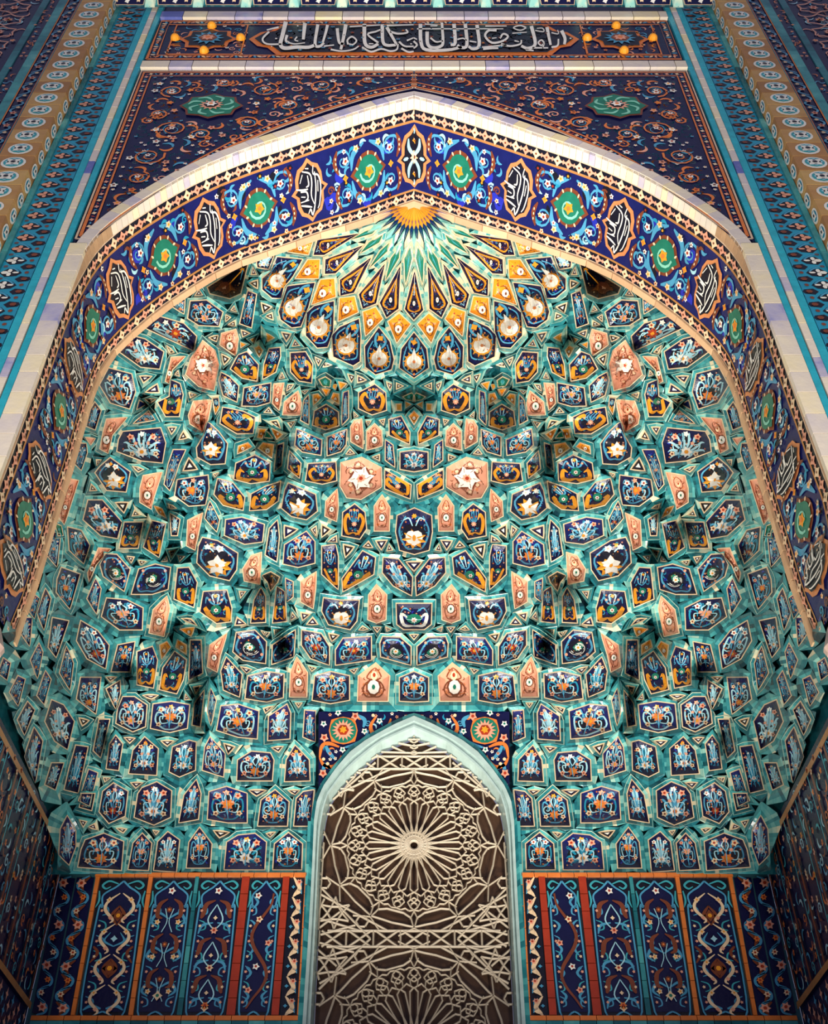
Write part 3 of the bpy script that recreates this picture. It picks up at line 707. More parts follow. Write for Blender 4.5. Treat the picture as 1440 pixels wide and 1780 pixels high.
        for u in (-1, 1): A.ribbon([L(0, .06), L(u * .35, .25), L(u * .5, .5), L(u * .3, .8), L(0, .93)], wv * .5, wv * .5, 'brown', 3, 5)
    elif k == 'J':
        rb([(0, .14), (-.75, .22), (-.5, .5), (0, .78)], 1, .5, 'gold', 3, 2.2); bl(0, .34, .16, .3, 'black', 2, 8); bl(0, .33, .08, .15, 'white', 5, 7); bl(0, .33, .03, .06, 'orange', 6, 5)
        rb([(0, .04), (-.3, .12), (-.7, .1)], .8, .4, 'pale', 3); A.ribbon([L(0, .5), L(0, .95)], wv * .5, wv * .3, 'cream', 4, 2)
    elif k == 'E':
        if sc > 24:
            rb([(0, .1), (-.7, .15), (-.8, .6), (-.3, .4)], 1, .8, 'white', 3, 2.4); bl(0, .4, .3, .2, 'green', 4, 10); fl(0, .34, .14, 7, 'white', 'rose', 6); rb([(-.2, .7), (-.6, .85), (-.9, .6)], .8, .5, 'sky', 3, .5); rb([(-.15, .35), (-.5, .4), (-.55, .6)], .5, .3, 'pale', 6)
        else: bl(0, .5, .25, .3, 'teal', 2, 8); rb([(0, .1), (-.4, .6)], .8, .4, 'mint', 3, .5)
    elif k == 'O':
        rb([(0, .1), (-.4, .25), (-.7, .2)], 1, .6, 'brown', 3, 2); bl(0, .3, .22, .16, 'brown', 2); rb([(.1, .4), (.3, .75)], 1, .6, 'gold', 3, 1.4, False); rb([(.4, .8), (.8, .5)], 1, .6, 'sky', 3, 1.2, False); fl(.3, .8, .08, 5, 'gold', None); fl(-.1, .3, .09, 5, 'rose', None)

KNAME = dict(B='floral_panel', N='floral_panel', V='floral_panel', W='medallion_panel', K='blossom_panel', D='drop_panel', L='blossom_panel', G='gold_panel', P='rose_panel', S='star_panel', J='lozenge_panel', E='green_panel', O='hollow_panel', e='green_lozenge', T='triangle_tile')
TIERS = [(12.6, 'uppermost muqarnas course of turquoise cells tucked under the arch shoulders beside the sunburst'),
         (11.5, 'muqarnas course of turquoise cells hanging level with the feet of the white drop panels'),
         (10.7, 'turquoise muqarnas course with small rose panels, just under the little green-topped hollows'),
         (9.9, 'middle muqarnas course holding the two big rose star panels with white flowers'),
         (9.15, 'muqarnas course with the large white and gold blossom panel on the centre line'),
         (8.45, 'muqarnas course with paired lace medallions, around the green lotus panel'),
         (7.75, 'muqarnas course with tall rose arches, resting on the flowered panel over the latticed window'),
         (7.1, 'muqarnas course of navy floral cells on both sides of the flowered spandrel of the window'),
         (6.45, 'muqarnas course of pointed floral cells, second above the tall dado panels'),
         (-9, 'lowest muqarnas course of pointed arch cells standing directly on the dado panels')]
TOBJ = {}
def tier_for(c):
    d = math.hypot(c['c'][0] - 720, c['c'][1] - 380)
    if c['k'] in 'eJ': return 'sun'
    if c['k'] in 'DG' and d < 290 and c['c'][1] < 620 and (c['k'] == 'D' or d < 260): return 'crown'
    h = V3(c['c'][0], c['c'][1])[2]
    for i, (th, _) in enumerate(TIERS):
        if h > th: return i
def tier_obj(k):
    if k not in TOBJ:
        if k == 'sun': TOBJ[k] = empty('sunburst_hood', 'sunburst at the crown of the vault, golden fan with cobalt spikes and long green lozenges', 'vault ornament', (0, DI, 15.4))
        elif k == 'crown': TOBJ[k] = empty('crown_course', 'ring of navy drop panels with white and gold pears and gold diamonds under the sunburst', 'muqarnas', (0, DI, 14))
        else: TOBJ[k] = empty('muqarnas_course', TIERS[k][1], 'muqarnas', (0, DI, max(TIERS[k][0], 5.9)), 'muqarnas courses of the niche vault')
    return TOBJ[k]
for i, c in enumerate(CELLS):
    k = c['k']; rg = random.Random(i * 7 + 3); par = tier_obj(tier_for(c)); near = c['k'] in 'eJDG' and c['c'][1] < 640 and math.hypot(c['c'][0] - 720, c['c'][1] - 400) < 300
    up = 0.0
    if near: up = math.atan2(720 - c['c'][0], c['c'][1] - 385)
    elif k == 'B' and c['c'][0] < 130 and 850 < c['c'][1] < 1400: up = .25
    M = CMap(c, up); size = math.sqrt(c['a']); R = rings(i, c); big = k not in 'Te' and size > 9
    hol = (0.0 if k in 'Te' else .0016 * size); base = -.034 if big else -.018
    if k == 'D': hol = -.0012 * size
    def P3(x, y, lay, M=M, hol=hol, base=base): return V3(x, y, base - hol * (1 - M.r(x, y) ** 2) + .0035 * lay + (.006 * lay if hol < 0 else 0))
    b = MB(); n = len(c['P']); rr = [1, .66, .33] if big else [1]
    ringp = []; bp = [p for p, _, _ in R] if big else list(c['P']); nb = len(bp)
    for r in rr: ringp += [P3(*(c['c'] + (p - c['c']) * r), 0) for p in bp]
    ringp.append(P3(*c['c'], 0)); fs = []
    for a in range(len(rr) - 1): fs += [(a * nb + j, a * nb + (j + 1) % nb, (a + 1) * nb + (j + 1) % nb, (a + 1) * nb + j) for j in range(nb)]
    a = len(rr) - 1; fs += [(a * nb + j, a * nb + (j + 1) % nb, len(ringp) - 1) for j in range(nb)]
    bg = BG[k]
    if k == 'B' and rg.random() < .3: bg = 'cobalt'
    if k == 'E' and M.sc > 24: bg = 'navy'
    if k == 'T' and rg.random() < .4: bg = 'black'
    b.add(ringp, fs, bg)
    if k == 'T':   # small pale triangle in the middle of a dark one
        b.poly([P3(*(c['c'] + (p - c['c']) * .42), 1.5) for p in c['P']], 'white')
    po = b.build(KNAME[k], par)
    # cream outline and turquoise glazed tiles around the panel
    cb = MB(); tb = MB(); m = len(R); cwid = 2.9 if k == 'T' else 2.1; pale = (.42 if k in 'eJ' else .22) if near else 0
    cb_ = rg.gauss(0, .07); seam = rg.random() < .55  # cell-wide tone shift, part of the painted shade and highlights
    cc = [min(cwid, t * .45) for _, _, t in R]
    for j in range(m):
        p0, n0, t0 = R[j]; p1, n1, t1 = R[(j + 1) % m]; c0, c1 = cc[j], cc[(j + 1) % m]
        q = [V3(*p0, base), V3(*p1, base), V3(*(p1 + n1 * c1 * .3), .004), V3(*(p0 + n0 * c0 * .3), .004)]
        cb.poly(q, 'cream' if not (k == 'S') else 'sand'); cb.poly([q[3], q[2], V3(*(p1 + n1 * c1), .004), V3(*(p0 + n0 * c0), .004)], 'cream')
        tone = min(.97, max(.03, rg.gauss(.42 + pale + cb_, .15))) if rg.random() > .07 else rg.uniform(.75, 1)  # occasional pale tiles paint glare; tone spread imitates shade and highlights
        e0, e1 = min(t0, 8.5) - .25, min(t1, 8.5) - .25
        if max(e0 - c0, e1 - c1) > .6:
            hh = .034; sm = 1.1 if seam and e0 - c0 > 3 and e1 - c1 > 3 else 0; z0_, z1_ = hh * min(1, t0 / 5), hh * min(1, t1 / 5); a0_, a1_ = max(e0 - sm, c0), max(e1 - sm, c1)
            tb.poly([V3(*(p0 + n0 * c0), .0), V3(*(p1 + n1 * c1), .0), V3(*(p1 + n1 * a1_), z1_), V3(*(p0 + n0 * a0_), z0_)], 'turq', tone)
            if sm: tb.poly([V3(*(p0 + n0 * a0_), z0_), V3(*(p1 + n1 * a1_), z1_), V3(*(p1 + n1 * (a1_ + sm)), z1_ + .006), V3(*(p0 + n0 * (a0_ + sm)), z0_ + .006)], 'turq', .86)
        for lo_, hi_, z0_, z1_ in ((8.4, 16.5, .032, .024), (16.4, 28, .024, .016)):
            f0, f1 = min(t0, hi_) - .25, min(t1, hi_) - .25
            if max(f0, f1) > lo_ + .8: tb.poly([V3(*(p0 + n0 * min(lo_, t0)), z0_), V3(*(p1 + n1 * min(lo_, t1)), z0_), V3(*(p1 + n1 * max(f1, min(lo_, t1))), z1_), V3(*(p0 + n0 * max(f0, min(lo_, t0))), z1_)], 'turq', min(1, max(0, tone + rg.gauss(-.03, .1))))
    cb.build('cream_outline', po)
    if tb.f: tb.build('glazed_border', po, kind='stuff')
    if big:
        A = Art(P3)
        if size > 15:
            col = {'P': ('brown', 'brown', 'orange', 'cream'), 'S': ('brown', 'brown', 'sand', 'orange'), 'G': ('orange', 'brown', 'cream'), 'J': ('royal', 'sky', 'brown'), 'O': ('brown', 'brown', 'black', 'gold')}.get(k, ('aqua', 'sky', 'black', 'royal', 'aqua'))
            lo_, hi_ = c['P'].min(0), c['P'].max(0); stp = min(6.5, max(4, size * .15))
            scatter(A, lambda x, y: M.r(x, y) < .86, lo_[0], hi_[0], lo_[1], hi_[1], stp, i, 1, col, ('rose', 'orange') if k not in 'PSGJO' else ('brown', 'cream'), stp * .17, .85 if k not in 'G' else .5)
        motif(A, M, k, rg)
        if A.b.f: A.b.build('mosaic_flowers', po)
    elif k == 'e':
        A = Art(P3); s_ = c['P']; A.poly([s_[0] * .5 + c['c'] * .5, c['c'] + (s_[1] - c['c']) * .3, s_[2] * .5 + c['c'] * .5, c['c'] + (s_[3] - c['c']) * .1], 'teal', 2); A.b.build('teal_inlay', po)  # smaller teal piece set inside the green lozenge
    if not c['ctr']: mirror(po, par)
# golden fan, cobalt spikes and pale rays at the crown
sun = tier_obj('sun'); FC = (720, 353)
for k in range(-8, 9):
    a = k * math.radians(9.6); d = lambda q, r: (FC[0] + r * math.sin(q), FC[1] + r * math.cos(q) * 1.0)
    b = MB(); h = math.radians(4.6)
    b.add([V3(*d(a, 3), .05), V3(*d(a - h, 38), .12), V3(*d(a, 46), .15), V3(*d(a + h, 38), .12)], [(0, 1, 2), (0, 2, 3)], 'gold'); b.build('gold_flute', sun)
    b = MB(); a2 = a + h
    b.add([V3(*d(a2 - h, 34), .06), V3(*d(a2, 66), .10), V3(*d(a2 + h, 34), .06), V3(*d(a2, 30), .14)], [(0, 1, 3), (3, 1, 2)], 'royal'); b.build('cobalt_spike', sun)
    b = MB(); b.add([V3(*d(a, 46), .0), V3(*d(a - h * .9, 70), .03), V3(*d(a - h * .5, 92), -.03), V3(*d(a, 96), .01), V3(*d(a + h * .5, 92), -.03), V3(*d(a + h * .9, 70), .03)], [(0, 1, 3), (1, 2, 3), (0, 3, 5), (5, 3, 4)], 'turq', .8 + .2 * (k % 2)); b.build('pale_ray', sun)

# ------------------------------------------------------------------ the facade around the arch
def FP(x, z, lay=0): return (x, DF - .006 * lay, z)
def hz(y): return un(720, y, DF)[2]
def path(pts, n):
    """n+1 points evenly spaced along the polyline, with unit normals"""
    P = np.array(pts, float); d = np.r_[0, np.cumsum(np.linalg.norm(np.diff(P, axis=0), axis=1))]; t = np.linspace(0, d[-1], n + 1)
    Q = np.c_[np.interp(t, d, P[:, 0]), np.interp(t, d, P[:, 1])]; T = np.gradient(Q, axis=0); T /= np.linalg.norm(T, axis=1)[:, None] + 1e-9
    return Q, np.c_[-T[:, 1], T[:, 0]], d[-1]
def chaikin(P, n=2):
    P = [np.array(p, float) for p in P]
    for _ in range(n):
        Q = [P[0]]
        for a, b in zip(P[:-1], P[1:]): Q += [.75 * a + .25 * b, .25 * a + .75 * b]
        P = Q + [P[-1]]
    return P
ZB = 6.75
SO = chaikin(POU + [(-XS - .03, 7.2), (-XS - .03, ZB)]); SI = chaikin(PIN + [(-XS - .01, ZB)])
NS = 120
QO, NO, LO = path(SO, NS); QI, NI, LI = path(SI, NS); LM = (LO + LI) / 2
WS = 1.25
def SP(a, t, lay=0):
    """soffit point: a metres along the arch from the crown, t 0..1 from the front edge to the vault; lay towards the opening"""
    f = min(max(a / LM, 0), 1) * NS; i = min(int(f), NS - 1); f -= i
    o = QO[i] * (1 - f) + QO[i + 1] * f; q = QI[i] * (1 - f) + QI[i + 1] * f; no = NO[i] * (1 - f) + NO[i + 1] * f
    p = o * (1 - t) + q * t; s = 1 if no[1] < 0 or no[0] > 0 else -1
    return (p[0] + s * no[0] * .006 * lay, DF + .18 + (DI - DF - .18) * t, p[1] + s * no[1] * .006 * lay)
wf = tag(bpy.data.objects.new('wall_front', None), kind='structure', label='portal front wall of dark blue mosaic around the great pointed arch'); COL.objects.link(wf)
b = MB(); zt = 26
for i in range(NS):
    p, q = QO[i], QO[i + 1]; b.poly([(-10.5, DF + .02, q[1]), (q[0], DF + .02, q[1]), (p[0], DF + .02, p[1]), (-10.5, DF + .02, p[1])], 'navy')
b.poly([(-10.5, DF + .02, QO[0][1]), (0, DF + .02, QO[0][1]), (0, DF + .02, zt), (-10.5, DF + .02, zt)], 'navy')
b.poly([(-10.5, DF + .02, 1), (-XS - .03, DF + .02, 1), (-XS - .03, DF + .02, ZB), (-10.5, DF + .02, ZB)], 'navy')
o = b.build('masonry', wf); mirror(o, wf)

# --- ivory brick border of the arch: a front row and a row turned into the opening
ab = empty('arch_border', 'border of ivory and lavender glazed bricks following the edge of the great pointed arch', 'arch border', (0, DF, QO[0][1]))
nb = 52; Q, N, L = path(SO, nb)
for i in range(nb):
    p, q = Q[i], Q[i + 1]; n0, n1 = N[i], N[i + 1]
    if n0[0] > 0 or n0[1] < 0: n0 = -n0
    if n1[0] > 0 or n1[1] < 0: n1 = -n1
    n0 = np.array([n0[0], n0[1]]); g = (q - p) * .02; wd = .17 if p[1] > 12.3 else .2
    for row in range(2):
        if row == 0 and p[1] < 12.0: continue
        t = min(1, max(0, rnd.gauss(.45, .22))); m = MB()
        if row == 0:
            a, c = p + g, q - g; d, e = c + n1 * wd, a + n0 * wd; y0, y1 = DF - .03, DF + .02
            if i == 0: e[0] = 0
            V = [(a[0], y0, a[1]), (c[0], y0, c[1]), (d[0], y0, d[1]), (e[0], y0, e[1]), (a[0], y1, a[1]), (c[0], y1, c[1]), (d[0], y1, d[1]), (e[0], y1, e[1])]
            m.add(V, [(0, 1, 2, 3), (0, 4, 5, 1), (1, 5, 6, 2), (2, 6, 7, 3), (3, 7, 4, 0)], 'ivory', t)
        else:
            h = (q - p) * .5
            for a, c, s in ((p + g, p + h - g, 0), (p + h + g, q - g, 1)):
                t = min(1, max(0, rnd.gauss(.62, .16))); V = [(a[0], DF - .02, a[1]), (c[0], DF - .02, c[1]), (c[0], DF + .19, c[1]), (a[0], DF + .19, a[1])]
                W_ = [(v[0] + n0[0] * .05, v[1], v[2] + n0[1] * .05) for v in V]
                m.add(V + W_, [(0, 1, 2, 3), (0, 4, 5, 1), (1, 5, 6, 2), (2, 6, 7, 3), (3, 7, 4, 0)], 'ivory' if p[1] > 12.9 else 'sandbrick', t * (1 if p[1] > 12.9 else .5))
        mirror(m.build('brick', ab), ab)

# --- soffit: deep blue field with cartouches and green medallions, diamond chains and sandy bricks
so = empty('arch_soffit', 'underside of the great arch, cobalt mosaic with lettered cartouches and green medallions', 'soffit', (0, (DF + DI) / 2, QO[0][1]))
b = MB(); ts = [0, .14, .82, .92, 1]
for i in range(NS):
    a, c = i * LM / NS, (i + 1) * LM / NS
    for t0, t1, m_, ly in ((0, .012, 'sand', 0), (.012, .115, 'black', 0), (.115, .14, 'ochre', 1), (.14, .82, 'cobalt', 0), (.82, .84, 'ochre', 1), (.84, .93, 'black', 0), (.93, 1.0, 'sand', 0)):
        b.poly([SP(a, t0, ly), SP(c, t0, ly), SP(c, t1, ly), SP(a, t1, ly)], m_)
mirror(b.build('field', so), so)
for t, n_, w_ in ((.065, 62, .118), (.885, 62, .108)):
    for k in range(n_):
        a = (k + (0 if k else .02)) * LM / n_; hw = LM / n_ * .4; A = Art(SP); big = k % 2 == 0; s_ = 1.0 if big else .92
        ps = []
        for q in range(8):
            an = q * math.pi / 4; r = 1 if q % 2 == 0 else .62; ps.append((a + hw * s_ * r * math.cos(an), t + w_ * .5 * s_ * r * math.sin(an)))
        A.star((a, t), ps, 'cream' if big else 'rose', 2); A.blob((a, t), .018, .012, 'brown', 3, 5)
        o = A.b.build('diamond_tile', so)
        if k: mirror(o, so)
        A = Art(SP); a2 = a + LM / n_ / 2; A.ribbon([(a2 - hw * .8, t), (a2 + hw * .8, t)], .02, .02, 'rose', 1, 1); A.star((a2, t), [(a2 - hw * .3, t), (a2, t - w_ * .22), (a2 + hw * .3, t), (a2, t + w_ * .22)], 'rose', 1); mirror(A.b.build('link_tile', so), so)
k = 0; a = 0
while a < LM - .1:      # sandy bricks at the inner edge
    l = .42 + .1 * rnd.random(); c = min(a + l, LM); m = MB(); P0 = [SP(a + .008, .935, 0), SP(c - .008, .935, 0), SP(c - .008, .995, 0), SP(a + .008, .995, 0)]; P1 = [SP(a + .008, .935, 6), SP(c - .008, .935, 6), SP(c - .008, 1.0, 6), SP(a + .008, 1.0, 6)]
    m.add(P0 + P1, [(4, 5, 6, 7), (0, 1, 5, 4), (1, 2, 6, 5), (2, 3, 7, 6), (3, 0, 4, 7)], 'sandbrick', .4 + .4 * rnd.random()); mirror(m.build('brick', so), so); a = c
def find_a(px, py):
    best = None
    for i in range(400):
        aa = i * LM / 400; p = SP(aa, .49); w_ = p[1] * CT + p[2] * ST; x = 720 + FPX * p[0] / w_; y = 890 - FPX * (p[2] * CT - p[1] * ST) / w_
        d = (x - px) ** 2 + (y - py) ** 2
        if best is None or d < best[0]: best = (d, aa)
    return best[1]
CART = [find_a(*p) for p in ((534, 318), (359, 392), (202, 498), (126, 640), (64, 820), (14, 985))]
GRN = [find_a(*p) for p in ((634, 284), (446, 350), (281, 440), (151, 565), (96, 715), (38, 905))]
LETTER = [[(340,420),(350,520),(290,560),(270,700),(300,900),(330,970)], [(330,500),(330,700),(360,900),(380,1000)], [(480,450),(390,510),(375,620),(395,780),(370,900)], [(420,520),(415,640),(450,660)], [(480,490),(520,590)],
          [(430,690),(500,680),(570,650)], [(520,700),(450,720),(440,800),(480,830)], [(530,870),(460,900),(400,930)], [(360,900),(400,1030),(420,950),(450,1000)], [(400,440),(440,425)], [(470,780),(520,760)], [(300,620),(310,760)], [(430,830),(530,830)]]
def cartouche(ac, flip, letters=True):
    W_, H_ = .30, .325
    P = lambda x, y, lay=0: SP(abs(ac + x), .48 + y, lay) if ac + x >= 0 else (lambda p: (-p[0], p[1], p[2]))(SP(-(ac + x), .48 + y, lay))
    base = [(0, -1), (.28, -.82), (.6, -.72), (.78, -.45), (.8, -.15), (1.08, 0), (.8, .15), (.78, .45), (.6, .72), (.28, .82), (0, 1), (-.28, .82), (-.6, .72), (-.78, .45), (-.8, .15), (-1.08, 0), (-.8, -.15), (-.78, -.45), (-.6, -.72), (-.28, -.82)]
    A = Art(P); A.star((0, 0), [(x * W_, y * H_) for x, y in base], 'peach', 3); A.star((0, 0), [(x * W_ * .8, y * H_ * .86) for x, y in base], 'black', 5)
    if letters == 'flower':
        o = A.b.build('floral_cartouche', so); A = Art(P)
        for s_ in (-1, 1):
            A.ribbon([(0, 0), (s_ * .11, -.1), (s_ * .12, -.2)], .02, .02, 'pale', 6, 4, .03); A.ribbon([(0, 0), (s_ * .11, .1), (s_ * .12, .2)], .02, .02, 'pale', 6, 4, .03)
            A.blob((s_ * .17, 0), .05, .02, 'pale', 6, 6); A.flower((0, s_ * .17), .05, 4, 'gold', 'brown', 6, 0, .9); A.blob((0, s_ * .26), .02, .03, 'pale', 6, 6)
        A.flower((0, 0), .1, 10, 'cream', 'brown', 7, 0, .75); A.b.build('flower', o)
        return
    o = A.b.build('calligraphy_cartouche', so); A = Art(P)
    for st in LETTER: A.ribbon([((x - 400) / 200 * W_ * .95 * flip, (y - 720) / 400 * H_ * .98) for x, y in st], .012, .010, 'white', 7, 4, .009)
    A.b.build('lettering', o)
    if flip > 0:      # same cartouche on the other side: frame copied, lettering kept readable
        c = o.copy(); COL.objects.link(c); c.parent = so; c.scale = (-1, 1, 1); c.matrix_parent_inverse = o.matrix_parent_inverse
        A = Art(lambda x, y, lay=0: P(-x, y, lay))
        for st in LETTER: A.ribbon([((x - 400) / 200 * W_ * .95, (y - 720) / 400 * H_ * .98) for x, y in st], .012, .010, 'white', 7, 4, .009)
        A.b.build('lettering', c)
cartouche(0, 1, 'flower')
for a in CART: cartouche(a, 1)
for a in GRN:
    A = Art(lambda x, y, lay=0, a=a: SP(a + x, .48 + y, lay)); n = 16
    A.star((0, 0), [((.33 if q in (0, 8) else .24) * math.cos(q * .3927), .2 * math.sin(q * .3927)) for q in range(n)], 'brown', 3)
    A.star((0, 0), [((.27 if q in (0, 8) else .2) * math.cos(q * .3927), .165 * math.sin(q * .3927)) for q in range(n)], 'green', 5)
    o = A.b.build('green_medallion', so); A = Art(A.P)
    for q in range(10): A.blob((.225 * math.cos(q * .628 + .3), .185 * math.sin(q * .628 + .3)), .025, .014, 'cream', 6, 6, q * .628)
    A.spiral((0, 0), .16, 0, 1.1, .03, 'mint', 6, .75); A.flower((0, 0), .09, 5, 'gold', 'orange', 7, .3, .75); A.b.build('flower', o); mirror(o, so)
    A = Art(lambda x, y, lay=0, a=a: SP(a + x, .48 + y, lay))
    for sx in (-1, 1):
        for sy in (-1, 1):
            cx, cy = sx * .43, sy * .17
            A.spiral((cx, cy), .17, (0 if sx > 0 else 3.14), sx * sy * 1.2, .03, 'sky', 2, .72); A.ribbon([(cx + sx * .1, cy - .12), (cx + sx * .16, cy), (cx + sx * .1, cy + .12)], .02, .02, 'brown', 4, 4, .05)
            for q in (-.05, 0, .05): A.blob((cx + sx * .145, cy + q), .012, .016, 'cream', 6, 5)
            A.flower((cx - sx * .03, cy), .06, 5, 'white', 'red', 5, .3, .75); A.flower((sx * .2, sy * .26), .055, 5, 'cream', 'gold', 5, .3, .75)
            A.ribbon([(sx * .3, sy * .05), (sx * .25, sy * .2), (sx * .05, sy * .29)], .02, .02, 'sky', 2, 4, .05)
        A.flower((sx * .42, 0), .05, 4, 'gold', 'orange', 4, 0, .8)
    mirror(A.b.build('vine_scrolls', so), so)
def near_med(x, y): return all(((x - a) / .33) ** 2 + ((y - .48) / .36) ** 2 > 1 for a in CART) and all(((x - a) / .36) ** 2 + ((y - .48) / .22) ** 2 > 1 for a in GRN) and x > .36 and .155 < y < .805
A = Art(SP); scatter(A, near_med, 0, LM, .16, .8, .15, 5, 2, ('sky', 'sky', 'pale', 'aqua', 'brown'), ('cream', 'white'), .024, 1, .75); scatter(A, near_med, 0, LM, .16, .8, .2, 6, 1, ('black', 'navy', 'royal'), ('black', 'navy'), .06, 1, .75); mirror(A.b.build('mosaic_flowers', so, kind='stuff'), so)

# --- vertical bands on the left, copied to the right
def band_bricks(root, x0, x1, z0, z1, step, proud, mat='ivory', mean=.6, mirrored=False):
    z = z0
    while z < z1:
        c = min(z + step * rnd.uniform(.9, 1.1), z1); m = MB(); m.box(x0 + .006, x1 - .006, DF - proud, DF + .02, z + .006, c - .006, mat, min(1, max(0, rnd.gauss(mean, .22)))); m.build('brick', root); z = c
def vthing(name, label, cat, x, group=None): return empty(name, label, cat, (x, DF, 1.2), group)
ZL, ZU = 1.2, 22.5
r = vthing('ivory_band', 'narrow upright ivory tile band beside the left jamb of the arch', 'tile band', -4.37); band_bricks(r, -4.49, -4.26, ZL, 12.2, .33, .045); mirror_thing(r, 'narrow upright ivory tile band beside the right jamb of the arch')
r = vthing('ivory_band', 'tall ivory and lavender tile band between two turquoise strips, left side of the portal', 'tile band', -4.64); band_bricks(r, -4.69, -4.585, ZL, ZU, .33, .045, mean=.55); mirror_thing(r, 'tall ivory and lavender tile band between two turquoise strips, right side of the portal')
def strip(name, label, lab2, x0, x1, mat, proud=.03, step=.6, cat='tile strip'):
    r = vthing(name, label, cat, (x0 + x1) / 2); z = ZL
    while z < ZU + 1:
        m = MB(); m.box(x0, x1, DF - proud, DF + .02, z + .004, z + step - .004, mat, rnd.uniform(.2, .6)); m.build('tile', r); z += step
    mirror_thing(r, lab2)
strip('turquoise_strip', 'thin turquoise strip on the arch side of the tall ivory band, left', 'thin turquoise strip on the arch side of the tall ivory band, right', -4.58, -4.495, 'cyan')
strip('turquoise_strip', 'turquoise strip between the tall ivory band and the star strip, left', 'turquoise strip between the tall ivory band and the star strip, right', -4.80, -4.695, 'cyan')
strip('turquoise_strip', 'dark turquoise strip at the foot of the left roundel pilaster', 'dark turquoise strip at the foot of the right roundel pilaster', -5.33, -5.25, 'turq', .05)
strip('turquoise_strip', 'turquoise strip on the outer side of the left roundel pilaster', 'turquoise strip on the outer side of the right roundel pilaster', -6.03, -5.86, 'turq', .05)
strip('turquoise_strip', 'second turquoise strip outside the left roundel pilaster, past the flowered strip', 'second turquoise strip outside the right roundel pilaster, past the flowered strip', -6.42, -6.27, 'turq', .05)
strip('turquoise_strip', 'outermost turquoise strip beside the left star-pattern wall field', 'outermost turquoise strip beside the right star-pattern wall field', -6.72, -6.6, 'turq', .05)
r = vthing('star_strip', 'upright teal strip of navy and white star shapes beside the left pilaster', 'mosaic strip', -5.0); b = MB(); b.box(-5.25, -4.82, DF - .01, DF + .02, ZL, ZU, 'aqua'); b.build('ground', r)
z = ZL + .1
while z < ZU:
    A = Art(FP); cx = -5.12
    A.poly([(-5.25, z), (-5.16, z + .09), (-5.02, z + .07), (-4.96, z), (-5.02, z - .07), (-5.16, z - .09)], 'black', 2)
    A.poly([(-5.02, z + .135), (-4.96, z + .2), (-4.84, z + .18), (-4.82, z + .135), (-4.84, z + .09), (-4.96, z + .07)], 'black', 2)
    pk = 'rose' if z > 12 else 'white'; A.blob((-5.18, z), .05, .035, pk, 3, 6); A.blob((-5.04, z), .045, .02, pk, 3, 6); A.blob((-5.12, z + .04), .03, .04, pk, 3, 6); A.blob((-5.12, z - .04), .03, .04, pk, 3, 6)
    A.ribbon([(-5.24, z + .135), (-5.12, z + .115), (-5.0, z + .02)], .02, .02, 'sky', 3, 3); A.blob((-4.9, z + .135), .045, .035, 'brown', 3, 6); A.blob((-5.2, z + .135), .035, .025, 'brown', 3, 6); A.blob((-4.9, z), .03, .03, 'brown', 3, 6)
    A.b.build('star_tile', r); z += .27
mirror_thing(r, 'upright teal strip of navy and white star shapes beside the right pilaster')
# roundel pilaster: a square ochre shaft with a roundel on every block, front and inner side
r = vthing('roundel_pilaster', 'square ochre pilaster set with pale blue roundels, left side of the portal', 'pilaster', -5.6); z = ZL; X0, X1, PD = -5.85, -5.34, .26
while z < ZU:
    h = .39; m = MB(); m.box(X0, X1, DF - PD, DF + .02, z + .006, z + h - .006, 'ochreblock', rnd.uniform(.25, .85)); o = m.build('block', r)
    A = Art(lambda x, y, l=0: (x, DF - PD - .006 * l, y)); cx, cz = (X0 + X1) / 2, z + h / 2; A.blob((cx, cz), .175, .155, 'white', 1, 16); A.blob((cx, cz), .14, .12, 'teal', 2, 12)
    A.flower((cx, cz), .13, 4, 'white', 'black', 3, .785, .85, .3)
    for q in range(4): A.blob((cx + .085 * math.cos(q * 1.57), cz + .075 * math.sin(q * 1.57)), .03, .025, 'pale', 3, 6)
    A.b.build('roundel', o)
    A = Art(lambda x, y, l=0: (X1 + .006 * l, x, y)); cy = DF - PD / 2; A.blob((cy, cz), .085, .15, 'white', 1, 14); A.blob((cy, cz), .06, .11, 'aqua', 2, 12); A.flower((cy, cz), .06, 4, 'white', 'black', 3, .785, 1.8, .3); A.b.build('roundel', o)
    z += h
mirror_thing(r, 'square ochre pilaster set with pale blue roundels, right side of the portal')
r = vthing('flowered_strip', 'upright navy strip with a vine of pink flowers outside the left pilaster', 'mosaic strip', -6.15); b = MB(); b.box(-6.27, -6.03, DF - .03, DF + .02, ZL, ZU + 1, 'navy'); b.build('ground', r)
A = Art(lambda x, y, l=0: FP(x, y, l + 6)); z = ZL
while z < ZU:
    A.ribbon([(-6.22, z), (-6.08, z + .12), (-6.22, z + .28), (-6.15, z + .4)], .02, .02, 'sky', 1, 4, .02); A.flower((-6.15, z + .2), .06, 5, 'rose', 'red', 2); A.flower((-6.12, z + .38), .04, 5, 'cream', None, 2); z += .4
for x in (-6.26, -6.04): A.ribbon([(x, ZL), (x, ZU)], .02, .02, 'orange', 1, 1)
A.b.build('vine', r); mirror_thing(r, 'upright navy strip with a vine of pink flowers outside the right pilaster')
r = vthing('star_field', 'wide navy wall field with rose star lattice at the far left edge of the portal', 'mosaic panel', -8.0); b = MB(); b.box(-10.4, -6.72, DF - .03, DF + .02, ZL, ZU + 1, 'navy'); b.box(-6.6, -6.42, DF - .03, DF + .02, ZL, ZU + 1, 'navy'); b.build('ground', r)
A = Art(lambda x, y, l=0: FP(x, y, l + 6))
